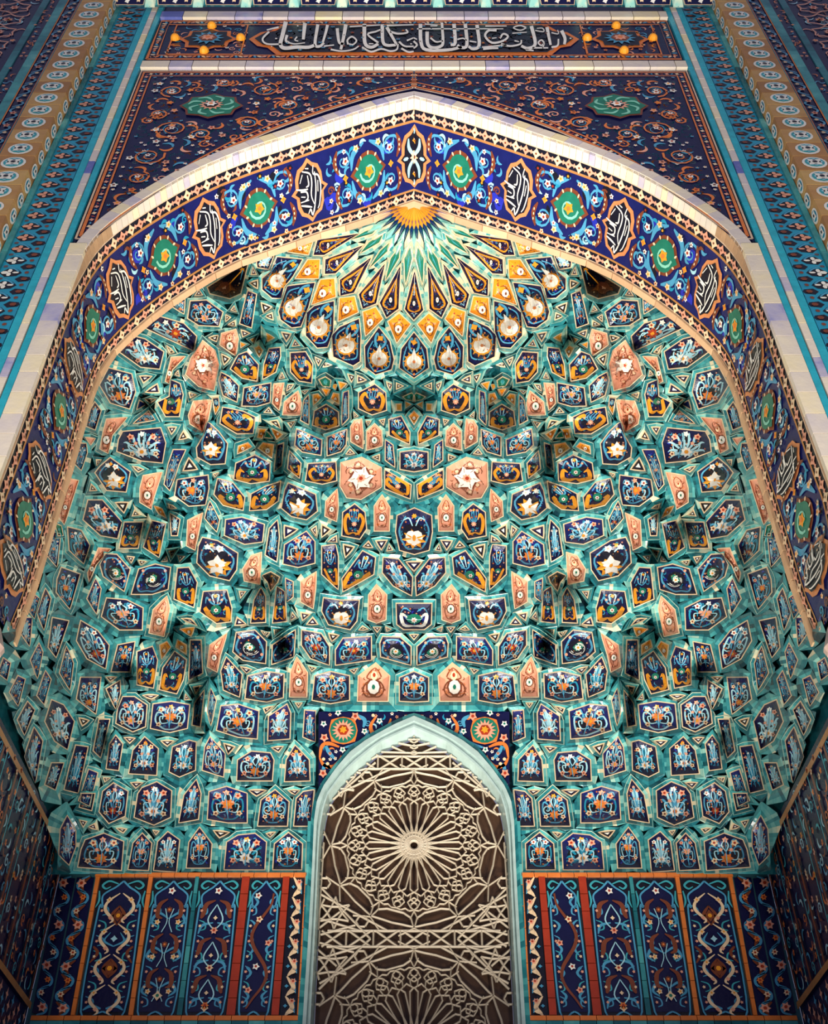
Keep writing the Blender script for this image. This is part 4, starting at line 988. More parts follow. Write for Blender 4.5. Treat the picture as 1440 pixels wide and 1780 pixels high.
for i in range(5):
    for j in range(22):
        cx, cz = -7.15 - i * .85, 12 + j * .52 + (i % 2) * .26; n = 12; R_ = .3
        A.ribbon([(cx + R_ * (1 if q % 2 else .75) * math.cos(q * math.pi / 6), cz + R_ * .8 * (1 if q % 2 else .75) * math.sin(q * math.pi / 6)) for q in range(13)], .035, .035, 'rose' if cz > 15 else 'brown', 2, 1); A.flower((cx, cz), .09, 6, 'rose', 'red', 3)
A.b.build('star_lattice', r, kind='stuff')
A = Art(lambda x, y, l=0: FP(x, y, l + 6)); scatter(A, lambda x, y: True, -9.6, -6.8, 12, ZU, .22, 9, 1, ('sky', 'brown', 'pale', 'rose'), ('rose', 'sky'), .02); scatter(A, lambda x, y: -6.6 < x < -6.43, -6.6, -6.43, 12, ZU, .13, 4, 1, ('sky', 'orange'), ('rose',), .015); A.b.build('mosaic_flowers', r, kind='stuff')
mirror_thing(r, 'wide navy wall field with rose star lattice at the far right edge of the portal')

# --- horizontal ivory bands
Z1a, Z1b, Z2a, Z2b = hz(121), hz(110), hz(34), hz(24)
for za, zb, lab in ((Z1a, Z1b, 'horizontal ivory tile band between the inscription panel and the spandrels'), (Z2a, Z2b, 'horizontal lavender tile band between the inscription panel and the cornice')):
    r = empty('ivory_band', lab, 'tile band', (0, DF, za)); x = -4.49
    while x < 4.48:
        c = min(x + rnd.uniform(.38, .5), 4.49); m = MB(); m.box(x + .006, c - .006, DF - .045, DF + .02, za, zb, 'ivory', min(1, max(0, rnd.gauss(.42, .2)))); m.build('brick', r); x = c

# --- spandrels
SE = [(720,157),(640,174),(560,199),(480,228),(400,262),(330,300),(260,345),(200,388),(160,420)]
SEm = [(un(x, y, DF)[0], un(x, y, DF)[2]) for x, y in SE]
ztop = hz(124); r = empty('spandrel_panel', 'left spandrel over the great arch, navy mosaic with orange spirals and a green medallion', 'mosaic panel', (-2.8, DF, 13.5))
low = lambda x: float(np.interp(x, [p[0] for p in SEm[::-1]], [p[1] for p in SEm[::-1]]))
xl = -4.47; poly = [(xl, low(xl) + .02), (xl, ztop), (0, ztop)] + SEm[:-1]
b = MB(); xs_ = np.linspace(xl, 0, 30)
for a, c in zip(xs_[:-1], xs_[1:]): b.poly([FP(a, low(a) + .02, 1), FP(c, low(c) + .02, 1), FP(c, ztop, 1), FP(a, ztop, 1)], 'navy')
b.build('ground', r)
def inset(d): 
    L_ = [(x, low(x) + .02 + d * 1.18) for x in np.linspace(xl + d, -.02, 24) if low(x) + .02 + d * 1.18 < ztop - d]
    return L_ + ([(L_[-1][0], ztop - d)] if L_[-1][0] > -.1 else []) + [(xl + d, ztop - d), L_[0]]
A = Art(FP)
for d, m_, wd in ((.02, 'sand', .03), (.07, 'orange', .045), (.2, 'orange', .03)): A.ribbon(inset(d), wd, wd, m_, 3, 1)
g_ = inset(.135); Qs, Ns, Ls = path(g_, 190)
for i, p in enumerate(Qs): (A.flower(tuple(p), .038, 4, 'rose' if i % 4 else 'cream', None, 3) if i % 2 == 0 else A.blob(tuple(p), .03, .015, 'red' if i % 4 == 1 else 'sky', 3, 5, i))
A.b.build('frame', r)
inside_sp = lambda x, z: xl + .26 < x < -.02 and low(x) + .27 < z < ztop - .22
A = Art(FP); mx, mz = un(368, 187, DF)[0], un(368, 187, DF)[2]
A.star((mx, mz), [((.5 if q % 2 == 0 else .42) * math.cos(q * .3927) + mx, (.42 if q % 2 == 0 else .35) * math.sin(q * .3927) + mz) for q in range(16)], 'brown', 5)
A.star((mx, mz), [((.46 if q % 2 == 0 else .38) * math.cos(q * .3927) + mx, (.38 if q % 2 == 0 else .32) * math.sin(q * .3927) + mz) for q in range(16)], 'green', 6)
o = A.b.build('green_medallion', r); A = Art(FP)
for q in range(8): A.ribbon([(mx + .2 * math.cos(q * .785), mz + .17 * math.sin(q * .785)), (mx + .33 * math.cos(q * .785 + .3), mz + .27 * math.sin(q * .785 + .3)), (mx + .36 * math.cos(q * .785 + .7), mz + .3 * math.sin(q * .785 + .7))], .02, .02, 'mint', 7, 3, .03)
A.flower((mx, mz), .2, 12, 'rose', 'black', 8, 0, .85, .6); A.flower((mx, mz), .1, 6, 'white', 'orange', 11, 0, .85); A.b.build('flower', o)
A = Art(FP); far = lambda x, z: inside_sp(x, z) and ((x - mx) / .56) ** 2 + ((z - mz) / .47) ** 2 > 1
for px, py, rr in ((300,226,.27),(258,273,.25),(460,157,.24),(560,150,.24),(430,215,.2),(300,160,.2),(240,310,.17),(500,185,.2),(350,235,.18),(275,200,.15),(640,140,.1),(390,145,.15)):
    x, _, z = un(px, py, DF)
    if far(x, z): A.spiral((x, z), rr, px, 1.6 if px % 2 else -1.6, .035, 'orange', 3, 1, 18); A.spiral((x, z), rr * .72, px + 2, 1.3, .02, 'sky', 2, 1, 12); A.flower((x, z), .05, 5, 'white', 'red', 6)
A.b.build('orange_spirals', r)
A = Art(FP); scatter(A, far, xl, 0, low(xl), ztop, .25, 3, 2, ('orange', 'sky', 'orange', 'rose'), ('white', 'rose', 'orange'), .034); scatter(A, far, xl, 0, low(xl), ztop, .125, 4, 1, ('sky', 'sky', 'aqua', 'pale', 'orange'), ('white', 'rose', 'sky'), .02); A.b.build('mosaic_flowers', r, kind='stuff')
mirror_thing(r, 'right spandrel over the great arch, navy mosaic with orange spirals and a green medallion')

# --- inscription panel
z0, z1 = hz(106), hz(38); zm = (z0 + z1) / 2; r = empty('inscription_panel', 'long panel of white flowing calligraphy on black at the top of the portal', 'inscription', (0, DF, z0))
b = MB(); b.box(-4.46, 4.46, DF - .012, DF + .02, z0, z1, 'navy'); b.build('ground', r)
A = Art(lambda x, y, l=0: FP(x, y, l + 2))
for d, m_, wd in ((.02, 'orange', .05), (.17, 'orange', .03)): A.ribbon([(-4.46 + d, z0 + d), (4.46 - d, z0 + d), (4.46 - d, z1 - d), (-4.46 + d, z1 - d), (-4.46 + d, z0 + d)], wd, wd, m_, 2, 1)
Qs, Ns, Ls = path([(-4.36, z0 + .1), (4.36, z0 + .1), (4.36, z1 - .1), (-4.36, z1 - .1), (-4.36, z0 + .1)], 260)
for i, p in enumerate(Qs): A.blob(tuple(p), .05, .024, ('rose', 'orange', 'sky', 'cream')[i % 4], 3, 5, i * .8)
A.b.build('frame', r)
def carto(x0, x1, zc, hh, tip): return [(x0, zc), (x0 + tip * .5, zc + hh * .45), (x0 + tip, zc + hh * .55), (x0 + tip * 1.5, zc + hh), (x1 - tip * 1.5, zc + hh), (x1 - tip, zc + hh * .55), (x1 - tip * .5, zc + hh * .45), (x1, zc), (x1 - tip * .5, zc - hh * .45), (x1 - tip, zc - hh * .55), (x1 - tip * 1.5, zc - hh), (x0 + tip * 1.5, zc - hh), (x0 + tip, zc - hh * .55), (x0 + tip * .5, zc - hh * .45)]
hh = (z1 - z0) / 2 - .2; X0c, X1c = un(432, 75, DF)[0], -un(432, 75, DF)[0]
A = Art(lambda x, y, l=0: FP(x, y, l + 2)); A.star((0, zm), carto(X0c, X1c, zm, hh + .03, .35), 'orange', 3); A.star((0, zm), carto(X0c + .1, X1c - .1, zm, hh - .04, .33), 'black', 5); o = A.b.build('cartouche', r)
A = Art(lambda x, y, l=0: FP(x, y, l + 2)); scatter(A, lambda x, y: abs(x) < X1c - .45 and abs(y - zm) < hh - .1, X0c, X1c, zm - hh, zm + hh, .17, 11, 5, ('sky', 'green', 'aqua', 'brown'), ('brown', 'sky'), .02); A.b.build('vine_scrolls', o)
SL = '''45 300,80 270,200 252,285 290,318 400,308 500,310 560,290;20 235,130 190,140 130,155;22 150,170 92,235 130,280 260,282;42 470,95 462,170 455,240;34 585,105 560,280 600,302 640,270;32 672,110 655,180 630,265;34 758,140 765,210 778,270 820,280;40 835,105 815,220 790,330;18 700,330 800,345 900,330 950,300;20 855,285 850,245 890,215 930,250 900,285 860,280;42 1000,100 1005,270 1060,310 1125,280;22 1125,270 1030,195 1100,170 1150,150;16 870,125 1000,118 1140,110;22 980,310 1060,350 1150,325 1230,345 1290,330 1300,280;38 1160,105 1165,255 1200,292 1280,290;36 1200,130 1240,200 1290,290;16 1200,115 1440,108;22 1230,170 1300,188 1385,178 1370,150;22 1310,260 1360,300 1440,302;22 1330,320 1390,352 1440,348;18 1380,250 1440,225;14 330,270 380,280 470,270;30 310,200 300,250 330,270;16 400,215 380,245 410,255;16 640,300 730,290;14 205,232 222,232;14 400,118 412,118;12 170,300 176,306;14 1040,278 1080,278;14 1410,280 1425,280
60,110 65,270 110,342 300,345 430,318;38 120,180 125,290 170,325 240,312 262,270 252,100;40 360,110 370,280 330,300;38 460,110 475,300 420,322 390,300;38 565,120 585,300 530,335 490,312;14 30,155 300,155 800,155;26 740,170 670,170 638,220 700,280 800,262 842,222 800,200 770,240;26 620,335 680,330 755,328;22 780,290 860,310 950,292 962,255;14 640,130 830,130;16 1005,145 950,125 890,145 950,168 1005,148;12 880,195 1010,185;38 1050,130 1085,290 1020,330 960,308;36 1190,140 1205,220 1222,300;18 1165,280 1140,255 1112,280 1140,305 1165,285 1150,330;22 1230,320 1285,305 1292,245;38 1320,170 1350,240 1345,295;20 1000,342 1070,350;18 1060,325 1200,326;12 1085,170 1160,180 1150,150 1100,150;12 1230,190 1290,200 1285,165;14 1392,240 1408,240;20 150,235 200,272 262,262;12 100,112 215,122;16 0,235 30,250;22 0,265 30,300 0,330;16 390,250 440,240 475,260;16 500,265 560,275;12 700,240 740,235;10 150,130 210,130;14 900,262 940,270;18 830,300 700,312 610,320'''.split('\n')
SL[1] = '40 ' + SL[1]
A = Art(lambda x, y, l=0: (lambda p: (p[0], p[1] - .006 * (l + 2), p[2]))(un(x, y, DF)))
for k_, ln in enumerate(SL):
    for st in ln.split(';'):
        wd, *ps = st.split(); pts = [tuple(float(q) for q in p.split(',')) for p in ps]
        pts = [((440, 720)[k_] + x / 5.143 - .6, 30 + y / 5.143 - (2.0 if k_ == 0 else 4.0) + .0) for x, y in pts]
        A.ribbon(pts, float(wd) / 5.143 * .82, float(wd) / 5.143 * .6, 'white', 8, 4)
A.b.build('lettering', o)
for s_ in (-1, 1):
    mx = s_ * -un(362, 72, DF)[0]; A = Art(lambda x, y, l=0: FP(x, y, l + 2)); bx = .62
    A.ribbon([(mx - bx, z0 + .2), (mx + bx, z0 + .2), (mx + bx, z1 - .2), (mx - bx, z1 - .2), (mx - bx, z0 + .2)], .035, .035, 'orange', 3, 1)
    A.star((mx, zm), [(mx + (.5 if q % 2 == 0 else .4) * math.cos(q * .3927), zm + (.46 if q % 2 == 0 else .36) * math.sin(q * .3927)) for q in range(16)], 'orange', 3)
    A.star((mx, zm), [(mx + (.42 if q % 2 == 0 else .33) * math.cos(q * .3927), zm + (.39 if q % 2 == 0 else .3) * math.sin(q * .3927)) for q in range(16)], 'black', 5); A.flower((mx, zm), .28, 12, 'sky', 'brown', 7, 0, .9, .6); A.flower((mx, zm), .13, 8, 'rose', 'orange', 9, 0, .9)
    A.b.build('star_rosette', r)
    for ax, az in ((-.56, 0), (.56, 0), (0, .5), (0, -.5)):
        m = MB(); nn = 10; V = []; F = []
        for i in range(5):
            th = i * math.pi / 8; V += [(mx + ax + .085 * math.sin(th + .01) * math.cos(q * 6.2832 / nn), DF - .03 - .1 * math.cos(th), zm + az + .085 * math.sin(th + .01) * math.sin(q * 6.2832 / nn)) for q in range(nn)]
        for i in range(4): F += [(i * nn + q, i * nn + (q + 1) % nn, (i + 1) * nn + (q + 1) % nn, (i + 1) * nn + q) for q in range(nn)]
        m.add(V, F + [tuple(range(nn))], 'gold'); m.build('gold_boss', r)
A = Art(lambda x, y, l=0: FP(x, y, l + 2)); scatter(A, lambda x, y: X1c < abs(x) < 4.2 and abs(y - zm) < hh and abs(abs(x) - 3.42) > .05, -4.2, 4.2, zm - hh, zm + hh, .16, 12, 1, ('sky', 'orange', 'rose', 'aqua'), ('white', 'rose', 'orange'), .02); A.b.build('mosaic_flowers', r, kind='stuff')

# --- cornice of small niches above the top band
r = empty('cornice', 'turquoise cornice of small overhanging niches with navy floral panels along the top edge', 'cornice', (0, DF, hz(22))); zc = hz(23); pt = .855
for k in range(-6, 7):
    cx = k * pt; CP = lambda x, z, off=0, cx=cx: (cx + x, DF - .05 - .55 * max(0, z) - off, zc + z)
    m = MB(); w_ = pt / 2
    out = [(-w_, 0), (w_, 0), (w_, 1.3), (-w_, 1.3)]; inn = [(-.3, .1), (.3, .1), (.36, .5), (.3, .95), (0, 1.15), (-.3, .95), (-.36, .5)]
    O = [(-w_, 0), (w_, 0), (w_, .5), (w_, 1.3), (0, 1.3), (-w_, 1.3), (-w_, .5)]
    V = [CP(x, z, .06) for x, z in O] + [CP(x, z, .0) for x, z in inn]
    m.add(V, [(j, (j + 1) % 7, 7 + (j + 1) % 7, 7 + j) for j in range(7)], 'turq', rnd.uniform(.3, .5)); m.poly([CP(x, z, -.04) for x, z in inn], 'navy'); o = m.build('niche_cell', r)
    A = Art(lambda x, z, l=0: CP(x, z, -.035 + .006 * l)); A.ribbon(inn + inn[:1], .03, .03, 'cream', 5, 1); A.flower((0, .45), .1, 6, 'rose', 'red', 2)
    for s_ in (-1, 1): A.spiral((s_ * .17, .5), .13, 0, 1.2 * s_, .025, 'sky', 1); A.flower((s_ * .2, .22), .05, 5, 'cream', None, 2)
    A.flower((0, .2), .05, 4, 'white', None, 2); A.b.build('mosaic_flowers', o)
    m = MB(); x0 = cx + w_; m.add([(x0 - .09, DF - .1, zc), (x0 + .09, DF - .1, zc), (x0 + .14, DF - .35, zc + .45), (x0, DF - .45, zc + .3), (x0 - .14, DF - .35, zc + .45), (x0, DF - .3, zc + 1.0)], [(0, 1, 3), (1, 2, 3), (0, 3, 4), (3, 2, 5), (3, 5, 4)], 'turq', .85); m.add([(x0 - .05, DF - .36, zc + .36), (x0, DF - .475, zc + .32), (x0 + .05, DF - .36, zc + .36), (x0, DF - .42, zc + .6)], [(0, 1, 3), (1, 2, 3)], 'gold'); m.build('pendant', r)

# ------------------------------------------------------------------ back wall, dado, latticed window, side walls
def BP(x, y, lay=0, off=0):
    p = un(x, y, DB); return (p[0], p[1] - .005 * lay - off, p[2])
wb = tag(bpy.data.objects.new('wall_back', None), kind='structure', label='back wall of the niche under the muqarnas'); COL.objects.link(wb)
gx0 = un(548, 1600, DB)[0]; b = MB()
b.poly([(-XS, DB + .01, 2.4), (gx0, DB + .01, 2.4), (gx0, DB + .01, 5.67), (-XS, DB + .01, 5.67)], 'grout'); mirror(b.build('masonry', wb), wb)
ws = tag(bpy.data.objects.new('wall_side', None), kind='structure'); COL.objects.link(ws); ws['label'] = 'side walls of the niche, dark streaked mosaic'
b = MB(); b.poly([(-XS - .0, DF, 1), (-XS - .0, DB, 1), (-XS - .0, DB, 6.0), (-XS - .0, DF, 6.0)], 'navy'); b.poly([(-XS - .3, DF, 5.8), (-XS - .3, DB, 5.8), (-XS - .3, DB, 7.4), (-XS - .3, DF, 7.4)], 'turq', .2); mirror(b.build('masonry', ws), ws)

# --- latticed window
FR_O = [(720,1250.5),(686,1265),(637,1292),(609,1313),(585,1341),(563,1372),(552,1397),(547,1430),(544,1500),(541,1560),(536,1650),(531,1720),(526,1800)]
FR_I = [(720,1275),(663,1300),(636,1323),(601,1354),(574,1389),(567,1414),(560.5,1451),(557.5,1490),(555,1560),(552.5,1620),(549,1700),(546.5,1750),(544,1800)]
win = tag(bpy.data.objects.new('window_1', None), kind='structure'); COL.objects.link(win)
win['label'] = 'tall pointed window filled with pale geometric lattice in a white frame'
QOf, _, _ = path(FR_O, 60); QIf, _, _ = path(FR_I, 60)
def fstrip(a, b_, name, mat, offs, tone=.5):
    m = MB()
    for (f0, o0), (f1, o1) in zip(offs[:-1], offs[1:]):
        for i in range(60):
            P = lambda j, f, o: BP(*(a[j] * (1 - f) + b_[j] * f), 0, o)
            m.poly([P(i, f0, o0), P(i + 1, f0, o0), P(i + 1, f1, o1), P(i, f1, o1)], mat, tone)
    o = m.build(name, win); mirror(o, win)
fstrip(QOf, QIf, 'frame', 'frame', [(0, .0), (.0, .09), (.35, .09), (.4, .05), (.55, .05), (.6, .08), (.75, .08), (1, -.12)])
QT = [QOf[i] + (QOf[i] - QIf[i]) / (np.linalg.norm(QOf[i] - QIf[i]) + 1e-6) * (9 + 0) for i in range(61)]; QT = np.array(QT); QT[0] = (720, 1243)
QT2 = path(chaikin([QT[0]] + list(QT[3::3])), 60)[0]; QO2 = path(FR_O, 60)[0]
m = MB(); rr_ = random.Random(2)
for i in range(60):
    m.poly([BP(*QOf[i], 0, .07), BP(*QOf[i + 1], 0, .07), BP(*QT[i + 1], 0, .05), BP(*QT[i], 0, .05)], 'turq', rr_.uniform(.15, .55)); m.poly([BP(*QT[i], 0, .05), BP(*QT[i + 1], 0, .05), BP(*QT[i + 1], 0, -.02), BP(*QT[i], 0, -.02)], 'turq', .2)
o = m.build('turquoise_surround', win); mirror(o, win)
# dark pane behind the lattice
m = MB(); 
for i in range(60):
    a, c = QIf[i], QIf[i + 1]; m.poly([BP(*a, 0, -.16), BP(*c, 0, -.16), BP(720, c[1], 0, -.16), BP(720, a[1], 0, -.16)], 'dark')
o = m.build('pane', win); mirror(o, win)
# lattice: laid out in metres on the wall
cR = un(720, 1465, DB); RW = 146 * (cR[1] * CT + cR[2] * ST) / FPX; zC = cR[2]
c2 = un(720, 1627.5, DB)[2]; PER = zC - c2
inn_x = lambda z: float(np.interp(z, [un(p[0], p[1], DB)[2] for p in FR_I[::-1]], [-un(p[0], p[1], DB)[0] for p in FR_I[::-1]]))
LZ = (-.075, -.02)
class Bars:
    def __init__(s): s.b = MB()
    def bar(s, p, q, w_):
        p = np.array(p, float); q = np.array(q, float); n = 20; L = np.linalg.norm(q - p); w_ = w_ * .8
        if L < 1e-4: return
        ok = [abs(x) < inn_x(z) + .0 for x, z in (p + (q - p) * t for t in np.linspace(0, 1, n + 1))]
        if not any(ok): return
        i0 = ok.index(True); i1 = n - ok[::-1].index(True); p, q = p + (q - p) * i0 / n, p + (q - p) * i1 / n
        d = (q - p) / (np.linalg.norm(q - p) + 1e-9); nn = np.array([-d[1], d[0]]) * w_ / 2; a, b_, c, e = p + nn, q + nn, q - nn, p - nn; mid0, mid1 = p, q
        y = DB + .06; V = [(a[0], y, a[1]), (b_[0], y, b_[1]), (c[0], y, c[1]), (e[0], y, e[1]), (mid0[0], y - .012, mid0[1]), (mid1[0], y - .012, mid1[1]), (a[0], y + .02, a[1]), (b_[0], y + .02, b_[1]), (c[0], y + .02, c[1]), (e[0], y + .02, e[1])]
        s.b.add(V, [(0, 1, 5, 4), (4, 5, 2, 3), (0, 6, 7, 1), (3, 2, 8, 9)], 'lace')
    def loop(s, P, w_):
        for i in range(len(P)): s.bar(P[i], P[(i + 1) % len(P)], w_)
lat = Bars
def rosette(zc, sgn=1):
    pol = lambda a, r: (RW * r * math.sin(a), zc + RW * r * math.cos(a)); s15 = math.radians(15); BW = .027
    hub = Bars(); 
    for k in range(24):
        hub.bar(pol(k * s15, .065), pol((k + 1) * s15, .065), .05); hub.bar(pol(k * s15, .12), pol((k + 1) * s15, .12), .045); hub.bar(pol(k * s15, .06), pol((k + .5) * s15, .2), .03); hub.bar(pol((k + 1) * s15, .06), pol((k + .5) * s15, .2), .03); hub.bar(pol(k * s15, .165), pol((k + 1) * s15, .165), .025)
    if hub.b.f: hub.b.build('rosette_hub', win)
    for k in range(24):      # spokes: pairs of bars that cross near the hub and open outwards
        a = (k + .5) * s15; sp = Bars(); h = s15 * .5
        sp.bar(pol(a - h * .95, .14), pol(a + h * .38, .545), BW * .8); sp.bar(pol(a + h * .95, .14), pol(a - h * .38, .545), BW * .8)
        sp.bar(pol(a - h * .38, .54), pol(a - h * .95, .585), BW * .8); sp.bar(pol(a + h * .38, .54), pol(a + h * .95, .585), BW * .8)
        if sp.b.f: sp.b.build('spoke', win)
    ring = Bars()
    for k in range(24):
        a = k * s15; h = s15 * .5
        # hexagonal links on the slot axis with a chevron inside, stars between
        ring.loop([pol(a - h * .45, .6), pol(a, .575), pol(a + h * .45, .6), pol(a + h * .5, .66), pol(a, .7), pol(a - h * .5, .66)], BW * .75)
        ring.bar(pol(a - h * .4, .67), pol(a, .645), BW * .7); ring.bar(pol(a + h * .4, .67), pol(a, .645), BW * .7)
        ring.loop([pol(a - h * .35, .72), pol(a, .7), pol(a + h * .35, .72), pol(a + h * .4, .76), pol(a, .79), pol(a - h * .4, .76)], BW * .75)
        ring.bar(pol(a + h * .5, .6), pol(a + h, .63), BW * .7); ring.bar(pol(a + 2 * h - h * .5, .6), pol(a + h, .63), BW * .7)
        ring.bar(pol(a + h * .5, .67), pol(a + h * .8, .7), BW * .7); ring.bar(pol(a + 2 * h - h * .5, .67), pol(a + 2 * h - h * .8, .7), BW * .7)
        ring.bar(pol(a + h * .8, .7), pol(a + h * .4, .76), BW * .7); ring.bar(pol(a + 2 * h - h * .8, .7), pol(a + 2 * h - h * .4, .76), BW * .7)
        ring.bar(pol(a, .79), pol(a + h * .55, .8), BW * .7); ring.bar(pol(a + h * .55, .8), pol(a + h, .775), BW * .7); ring.bar(pol(a + h, .775), pol(a + 1.45 * h, .8), BW * .7); ring.bar(pol(a + 1.45 * h, .8), pol(a + 2 * h, .79), BW * .7)
    ring.b.build('star_ring', win, kind='stuff')
    arc = Bars(); s30 = math.radians(30)
    for k in range(12):
        a = (k + .5) * s30; e = s30 * .5
        P = [pol(a - e * .97, .985), pol(a - e * .5, .965), pol(a, .965 * 1.0), pol(a + e * .5, .965), pol(a + e * .97, .985)]
        Q = [pol(a - e * .85, .88), pol(a - e * .45, .83), pol(a + e * .45, .83), pol(a + e * .85, .88)]
        for u, v in zip(P[:-1], P[1:]): arc.bar(u, v, BW)
        for u, v in zip(Q[:-1], Q[1:]): arc.bar(u, v, BW)
        arc.bar(P[0], Q[0], BW * .8); arc.bar(P[-1], Q[-1], BW * .8)
        arc.bar(pol(a + e, .8), pol(a + e * .8, .9), BW * .7); arc.bar(pol(a + e, .8), pol(a + e * 1.2, .9), BW * .7)
        arc.bar(pol(a + e, 1.0), pol(a + .1, 1.1), BW * .8); arc.bar(pol(a - e, 1.0), pol(a - .1, 1.1), BW * .8)
    arc.b.build('arc_ring', win, kind='stuff')
rosette(zC); rosette(zC - 2 * PER + .0)
fill = Bars(); HW = 1.24
for z in (c2 + .09, c2 - .09, zC + PER + .09, zC + PER - .09, ): fill.bar((-HW, z), (HW, z), .034)
for zz in (c2, zC + PER):
    for k in range(-4, 4):
        x0 = k * HW / 4; xm = x0 + HW / 8
        fill.bar((x0, zz), (xm - .03, zz + .09), .03); fill.bar((x0, zz), (xm - .03, zz - .09), .03); fill.bar((x0 + HW / 4, zz), (xm + .03, zz + .09), .03); fill.bar((x0 + HW / 4, zz), (xm + .03, zz - .09), .03)
        fill.bar((xm, zz + .09), (xm, zz - .09), .026)
for zc in (zC, zC - 2 * PER):       # corner nets between the rosettes and the frame
    for sx in (-1, 1):
        for sz in (-1, 1):
            cx, cz = sx * HW, zc + sz * PER; ctr = (sx * .92, zc + sz * (PER - .3))
            P = [(ctr[0] + .085 * math.cos(q * 1.047), ctr[1] + .085 * math.sin(q * 1.047)) for q in range(6)]; fill.loop(P, .03)
            for q in range(6):
                an = q * 1.047 + .52; fill.bar((ctr[0] + .085 * math.cos(q * 1.047), ctr[1] + .085 * math.sin(q * 1.047)), (ctr[0] + .19 * math.cos(an), ctr[1] + .19 * math.sin(an)), .026); fill.bar((ctr[0] + .085 * math.cos((q + 1) * 1.047), ctr[1] + .085 * math.sin((q + 1) * 1.047)), (ctr[0] + .19 * math.cos(an), ctr[1] + .19 * math.sin(an)), .026)
            for hx, hz_ in ((1.06, .66), (.6, .2)):
                fill.loop([(sx * hx + .07 * math.cos(q * 1.047), zc + sz * (PER - hz_) + .07 * math.sin(q * 1.047)) for q in range(6)], .026)
            for t in (.25, .5, .75):
                fill.bar((cx, cz), (sx * (HW - .75 * t), zc + sz * (PER - .62 * (1 - t))), .028)
            fill.bar((sx * .5, zc + sz * PER), (sx * HW, zc + sz * (PER - .75)), .03); fill.bar((sx * .3, zc + sz * (PER - .09)), (sx * HW, zc + sz * (PER - .6)), .03); fill.bar((sx * .62, zc + sz * (PER - .09)), (sx * HW, zc + sz * (PER - .28)), .03)
for x in (-1.17, 1.17, -1.1, 1.1): fill.bar((x, 1.0), (x, zC + .3), .028)
z = zC + PER + .14
for k in range(5):
    for s_ in (-1, 1): fill.bar((0, z + k * .1), (s_ * .5, z + .02 + k * .1 + .1 * (k % 2)), .028)
    fill.loop([(-.05, z + k * .09), (0, z + .03 + k * .09), (.05, z + k * .09), (0, z - .03 + k * .09)], .02)
for s_ in (-1, 1):
    fill.bar((s_ * .1, z), (s_ * .35, z + .13), .03); fill.bar((s_ * .35, z + .13), (s_ * .7, z + .1), .03); fill.bar((s_ * .7, z + .1), (s_ * .45, z - .05), .03); fill.bar((s_ * .9, z - .3), (s_ * .5, z + .0), .03); fill.bar((s_ * .75, z - .35), (s_ * .75, z + .1), .03)
k = 0
while 1.1 + k * .17 < zC:
    zz = 1.1 + k * .17; k += 1
    for s_ in (-1, 1): fill.bar((s_ * 1.1, zz), (s_ * 1.2, zz + .1), .024); fill.bar((s_ * 1.2, zz + .1), (s_ * 1.1, zz + .17), .024)
fill.b.build('lattice_net', win, kind='stuff')

# --- flowered spandrel over the window
r = empty('window_spandrel', 'navy flowered panel with two pink rosettes around the point of the latticed window', 'mosaic panel', (0, DB, 7.2))
b = MB(); lowy = lambda x: float(np.interp(x, [p[0] for p in FR_O[::-1][4:]], [p[1] for p in FR_O[::-1][4:]]))
xs_ = np.linspace(554, 720, 20)
for a, c in zip(xs_[:-1], xs_[1:]): b.poly([BP(a, 1237, 0), BP(c, 1237, 0), BP(c, lowy(c) + 3, 0), BP(a, min(1420, lowy(a) + 3), 0)], 'navy')
mirror(b.build('ground', r), r)
A = Art(BP); isp = lambda x, y: 558 < x < 880 and 1241 < y < lowy(720 - abs(x - 720)) - 12
A.b = MB(); c_ = (597, 1271)
A.star(c_, [(c_[0] + (29 if q % 4 == 0 else 25) * math.cos(q * .3927 + .78), c_[1] + (27 if q % 4 == 0 else 24) * math.sin(q * .3927 + .78)) for q in range(16)], 'orange', 3); A.blob(c_, 23, 22, 'green', 4, 14); A.flower(c_, 20, 16, 'rose', 'red', 5, 0, .95, .5); A.flower(c_, 7, 6, 'gold', None, 8); o = A.b.build('pink_rosette', r); mirror(o, r)
A = Art(BP)
for ps, m_ in (([(556, 1318), (560, 1298), (572, 1293), (590, 1299)], 'orange'), ([(556, 1318), (563, 1330), (578, 1334), (590, 1324), (594, 1314)], 'orange'), ([(655, 1245), (645, 1262), (650, 1275), (672, 1268), (680, 1250)], 'orange'), ([(705, 1244), (716, 1249), (725, 1246)], 'orange'), ([(600, 1300), (615, 1296), (635, 1285), (640, 1270)], 'sky'), ([(566, 1296), (572, 1308), (584, 1322)], 'sky'), ([(620, 1243), (634, 1252), (632, 1265)], 'sky'), ([(560, 1345), (566, 1330), (575, 1338)], 'sky')): A.ribbon(ps, 3, 3, m_, 2, 5, 4)
for x, y in ((563, 1260), (588, 1241), (660, 1255), (634, 1273), (596, 1305)): A.flower((x, y), 6, 5, 'white', 'green', 5)
for x, y in ((618, 1247), (564, 1284), (562, 1346)): A.flower((x, y), 8, 5, 'rose', 'red', 5)
for x, y in ((563, 1322), (570, 1330), (649, 1246)): A.blob((x, y), 3, 3, 'cream', 7, 7)
mirror(A.b.build('mosaic_flowers', r, kind='stuff'), r)
A = Art(BP); isl = lambda x, y: 558 < x < 718 and 1241 < y < lowy(x) - 10 and math.hypot(x - 597, y - 1271) > 31
scatter(A, isl, 556, 720, 1240, 1360, 13, 21, 1, ('sky', 'pale', 'orange', 'aqua'), ('white', 'rose'), 2); mirror(A.b.build('vine_scrolls', r), r)

